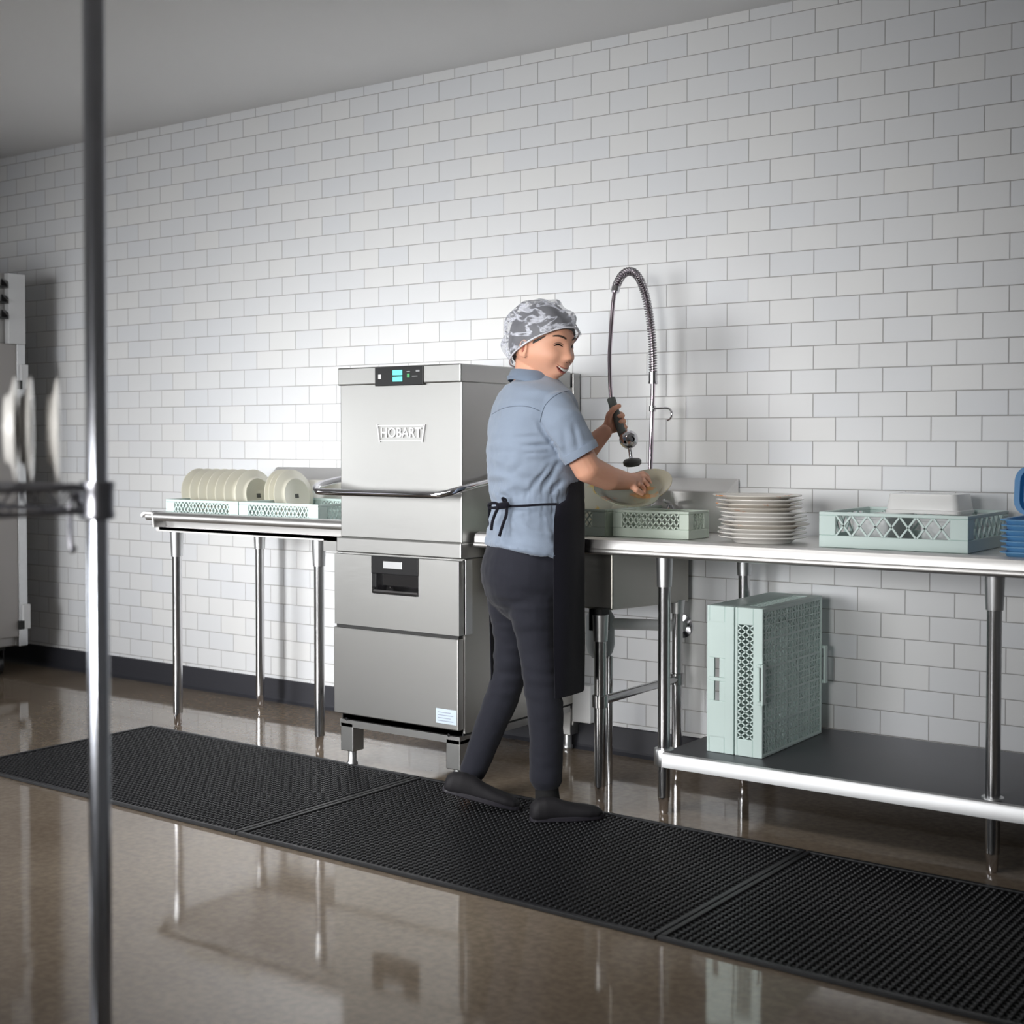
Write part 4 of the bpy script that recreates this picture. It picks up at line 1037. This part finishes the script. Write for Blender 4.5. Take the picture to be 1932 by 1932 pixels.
# ---------- trousers
B = BM()
PS = [(1028, 921, 1066, .150), (1050, 913, 1076, .168), (1075, 908, 1080, .178), (1100, 910, 1078, .172), (1122, 917, 1066, .158), (1142, 930, 1046, .132), (1160, 948, 1024, .095), (1172, 966, 1004, .05)]
skin_rings(B, [sec(B, a, b_, c, d_, d=4.555) for a, b_, c, d_ in PS])
def legtube(B, Lg, end):
    chain(B, Lg, 22); p, r = Lg[-1]; dd = (Lg[-1][0]-Lg[-2][0]).normalized(); tube(B, [p-dd*.03, p+dd*end], [r, r], 24)
legtube(B, LEGR, .012); legtube(B, LEGL, .012)
def wrinkle_tr(me):
    for v in me.vertices:
        p = v.co; h = p.z; q = (p-wd(1000, 1000, 4.56))
        k = .25+math.exp(-((h-.46)/.09)**2)+math.exp(-((h-.66)/.07)**2)
        v.co = p + v.normal*(.0045*k*mnoise.noise(Vector((q.dot(Fd)*7, q.dot(Sd)*7, h*42)))+.0015*mnoise.noise(p*30))
tr = remesh('trousers', B, trm, PW, .006, 2, wrinkle_tr)
# ---------- socks, shoes
for Lg, ank in ((LEGR, wd(1034, 1520, 4.455)), (LEGL, wd(882, 1488, 4.70))):
    bm = BM(); p, r = Lg[-1]; tube(bm, [p-(ank-p).normalized()*.02, p.lerp(ank, .5), ank], [.036, .039, .042], 20); obj('sock', bm, pbr('black_sock', (.008, .008, .009), .9), PW, smooth=60)
def shoe(heel, toe, up):
    dv = (toe-heel); Ln = dv.length; dv.normalize(); up = Vector(up).normalized(); sv = up.cross(dv).normalized(); up = dv.cross(sv)
    B = BM(); rings = []
    for t, w_, h_, z_ in ((-.02, .014, .022, .024), (.0, .026, .034, .030), (.06, .033, .046, .034), (.18, .036, .052, .036), (.34, .036, .050, .034), (.5, .039, .038, .028), (.66, .043, .031, .024), (.8, .043, .027, .022), (.92, .036, .022, .019), (1.0, .020, .014, .015)):
        rings.append(ring(B, heel+dv*Ln*t+up*(z_), sv*w_, up*h_*.75, 24, 2.4))
    skin_rings(B, rings)
    b_ = B
    sh = remesh('shoe', b_, shm, PW, .004, 2)
    bm = BM(); A = []; C_ = []
    n = 36; prof = []
    for i in range(n):
        a = 2*pi*i/n; t = .5-.53*cos(a); wv = .040*(abs(sin(a))**.62)*(1 if sin(a) >= 0 else -1)*(.86+.22*sst(.2, .8, t))
        A.append(bm.verts.new(heel+dv*Ln*t+sv*wv)); C_.append(bm.verts.new(heel+dv*Ln*t+sv*wv+up*.016))
    for i in range(n): bm.faces.new((A[i], A[(i+1) % n], C_[(i+1) % n], C_[i]))
    bm.faces.new(A); bm.faces.new(C_)
    obj('shoe_sole', bm, pbr('dark_rubber_sole', (.03, .028, .036), .4), sh, bevel=.003)
    return sh
zm = .0125
th_, tt_ = wz(1003, 1549, zm), wz(1135, 1541, zm); shoe(th_, tt_, (0, 0, 1))
tl = wz(978, 1527, zm); hl = tl - RR*.245 + Vector((0, 0, .062)); shoe(hl, tl, (0, 0, 1))
# ---------- apron
B = BM(); rows = []
AP = [(868, 1078, 1092), (880, 1077, 1097), (910, 1072, 1100), (940, 1064, 1101), (950, 1046, 1101), (975, 1042, 1101), (1050, 1041, 1101), (1130, 1041, 1100), (1210, 1041, 1099), (1290, 1042, 1097), (1300, 1042, 1096)]
inn = []; out = []; ncol = 30
for (py, xe, xr) in AP:
    rs = .172 if py > 945 else .160
    hw = (xr-1004)/FPX*4.56; rf = math.sqrt(hw*hw-(rs*.34)**2)/.94; c = wd(1004, py, 4.56); te = (xe-1004)/FPX*4.56
    th = 0.0
    best = None
    for k in range(0, 1800):
        a = -k*.001*pi/1.8*1.0
        if .94*rf*cos(a)-.34*rs*sin(a) >= te: best = a
    a0 = best if best is not None else -1.2; a1 = radians(128) if py > 945 else radians(60)
    ro, ri = [], []
    for i in range(ncol+1):
        a = a0+(a1-a0)*i/ncol; sw = .006*sin(a*6+py*.008)*sst(960, 1300, py)
        ro.append(B.verts.new(c+Fd*(rf+.004+sw)*cos(a)+Sd*(rs+.004+sw)*sin(a))); ri.append(B.verts.new(c+Fd*(rf+.001+sw)*cos(a)+Sd*(rs+.001+sw)*sin(a)))
    out.append(ro); inn.append(ri)
for k in range(len(AP)-1):
    for i in range(ncol):
        B.faces.new((out[k][i], out[k][i+1], out[k+1][i+1], out[k+1][i])); B.faces.new((inn[k][i], inn[k+1][i], inn[k+1][i+1], inn[k][i+1]))
    B.faces.new((out[k][0], out[k+1][0], inn[k+1][0], inn[k][0])); B.faces.new((out[k][-1], inn[k][-1], inn[k+1][-1], out[k+1][-1]))
for i in range(ncol):
    B.faces.new((out[0][i], inn[0][i], inn[0][i+1], out[0][i+1])); B.faces.new((out[-1][i], out[-1][i+1], inn[-1][i+1], inn[-1][i]))
ap_ = obj('apron', B, apm, PW, smooth=60)
ap_['label'] = 'black full-length apron tied at the back'
def tie(pts, w_=.007, th=.0022, name='apron_tie'):
    bm = BM(); P_ = catmull(pts, 6)
    tube(bm, P_, w_/2, 6); return obj(name, bm, apm, ap_, smooth=60)
tie([wd(1050, 951, 4.41), wd(1020, 952, 4.395), wd(990, 954, 4.40), wd(965, 955, 4.425), wd(948, 955, 4.435)], .008)
bm = BM(); capsule(bm, wd(942, 955, 4.425), wd(955, 953, 4.42), .011, .012, 12); obj('apron_knot', bm, apm, ap_, smooth=60)
tie([wd(946, 955, 4.42), wd(934, 949, 4.425), wd(923, 951, 4.44), wd(925, 958, 4.44), wd(944, 957, 4.42)], .010)
tie([wd(952, 950, 4.42), wd(948, 940, 4.42), wd(955, 944, 4.42), wd(952, 954, 4.42)], .009)
tie([wd(940, 958, 4.42), wd(934, 970, 4.42), wd(929, 985, 4.42), wd(927, 1000, 4.425)], .010)
tie([wd(956, 958, 4.415), wd(955, 972, 4.415), wd(948, 992, 4.41), wd(942, 1012, 4.405)], .010)
tie([wd(1077, 870, 4.45), wd(1060, 820, 4.50), wd(1030, 740, 4.56)], .010)
rel(PW)
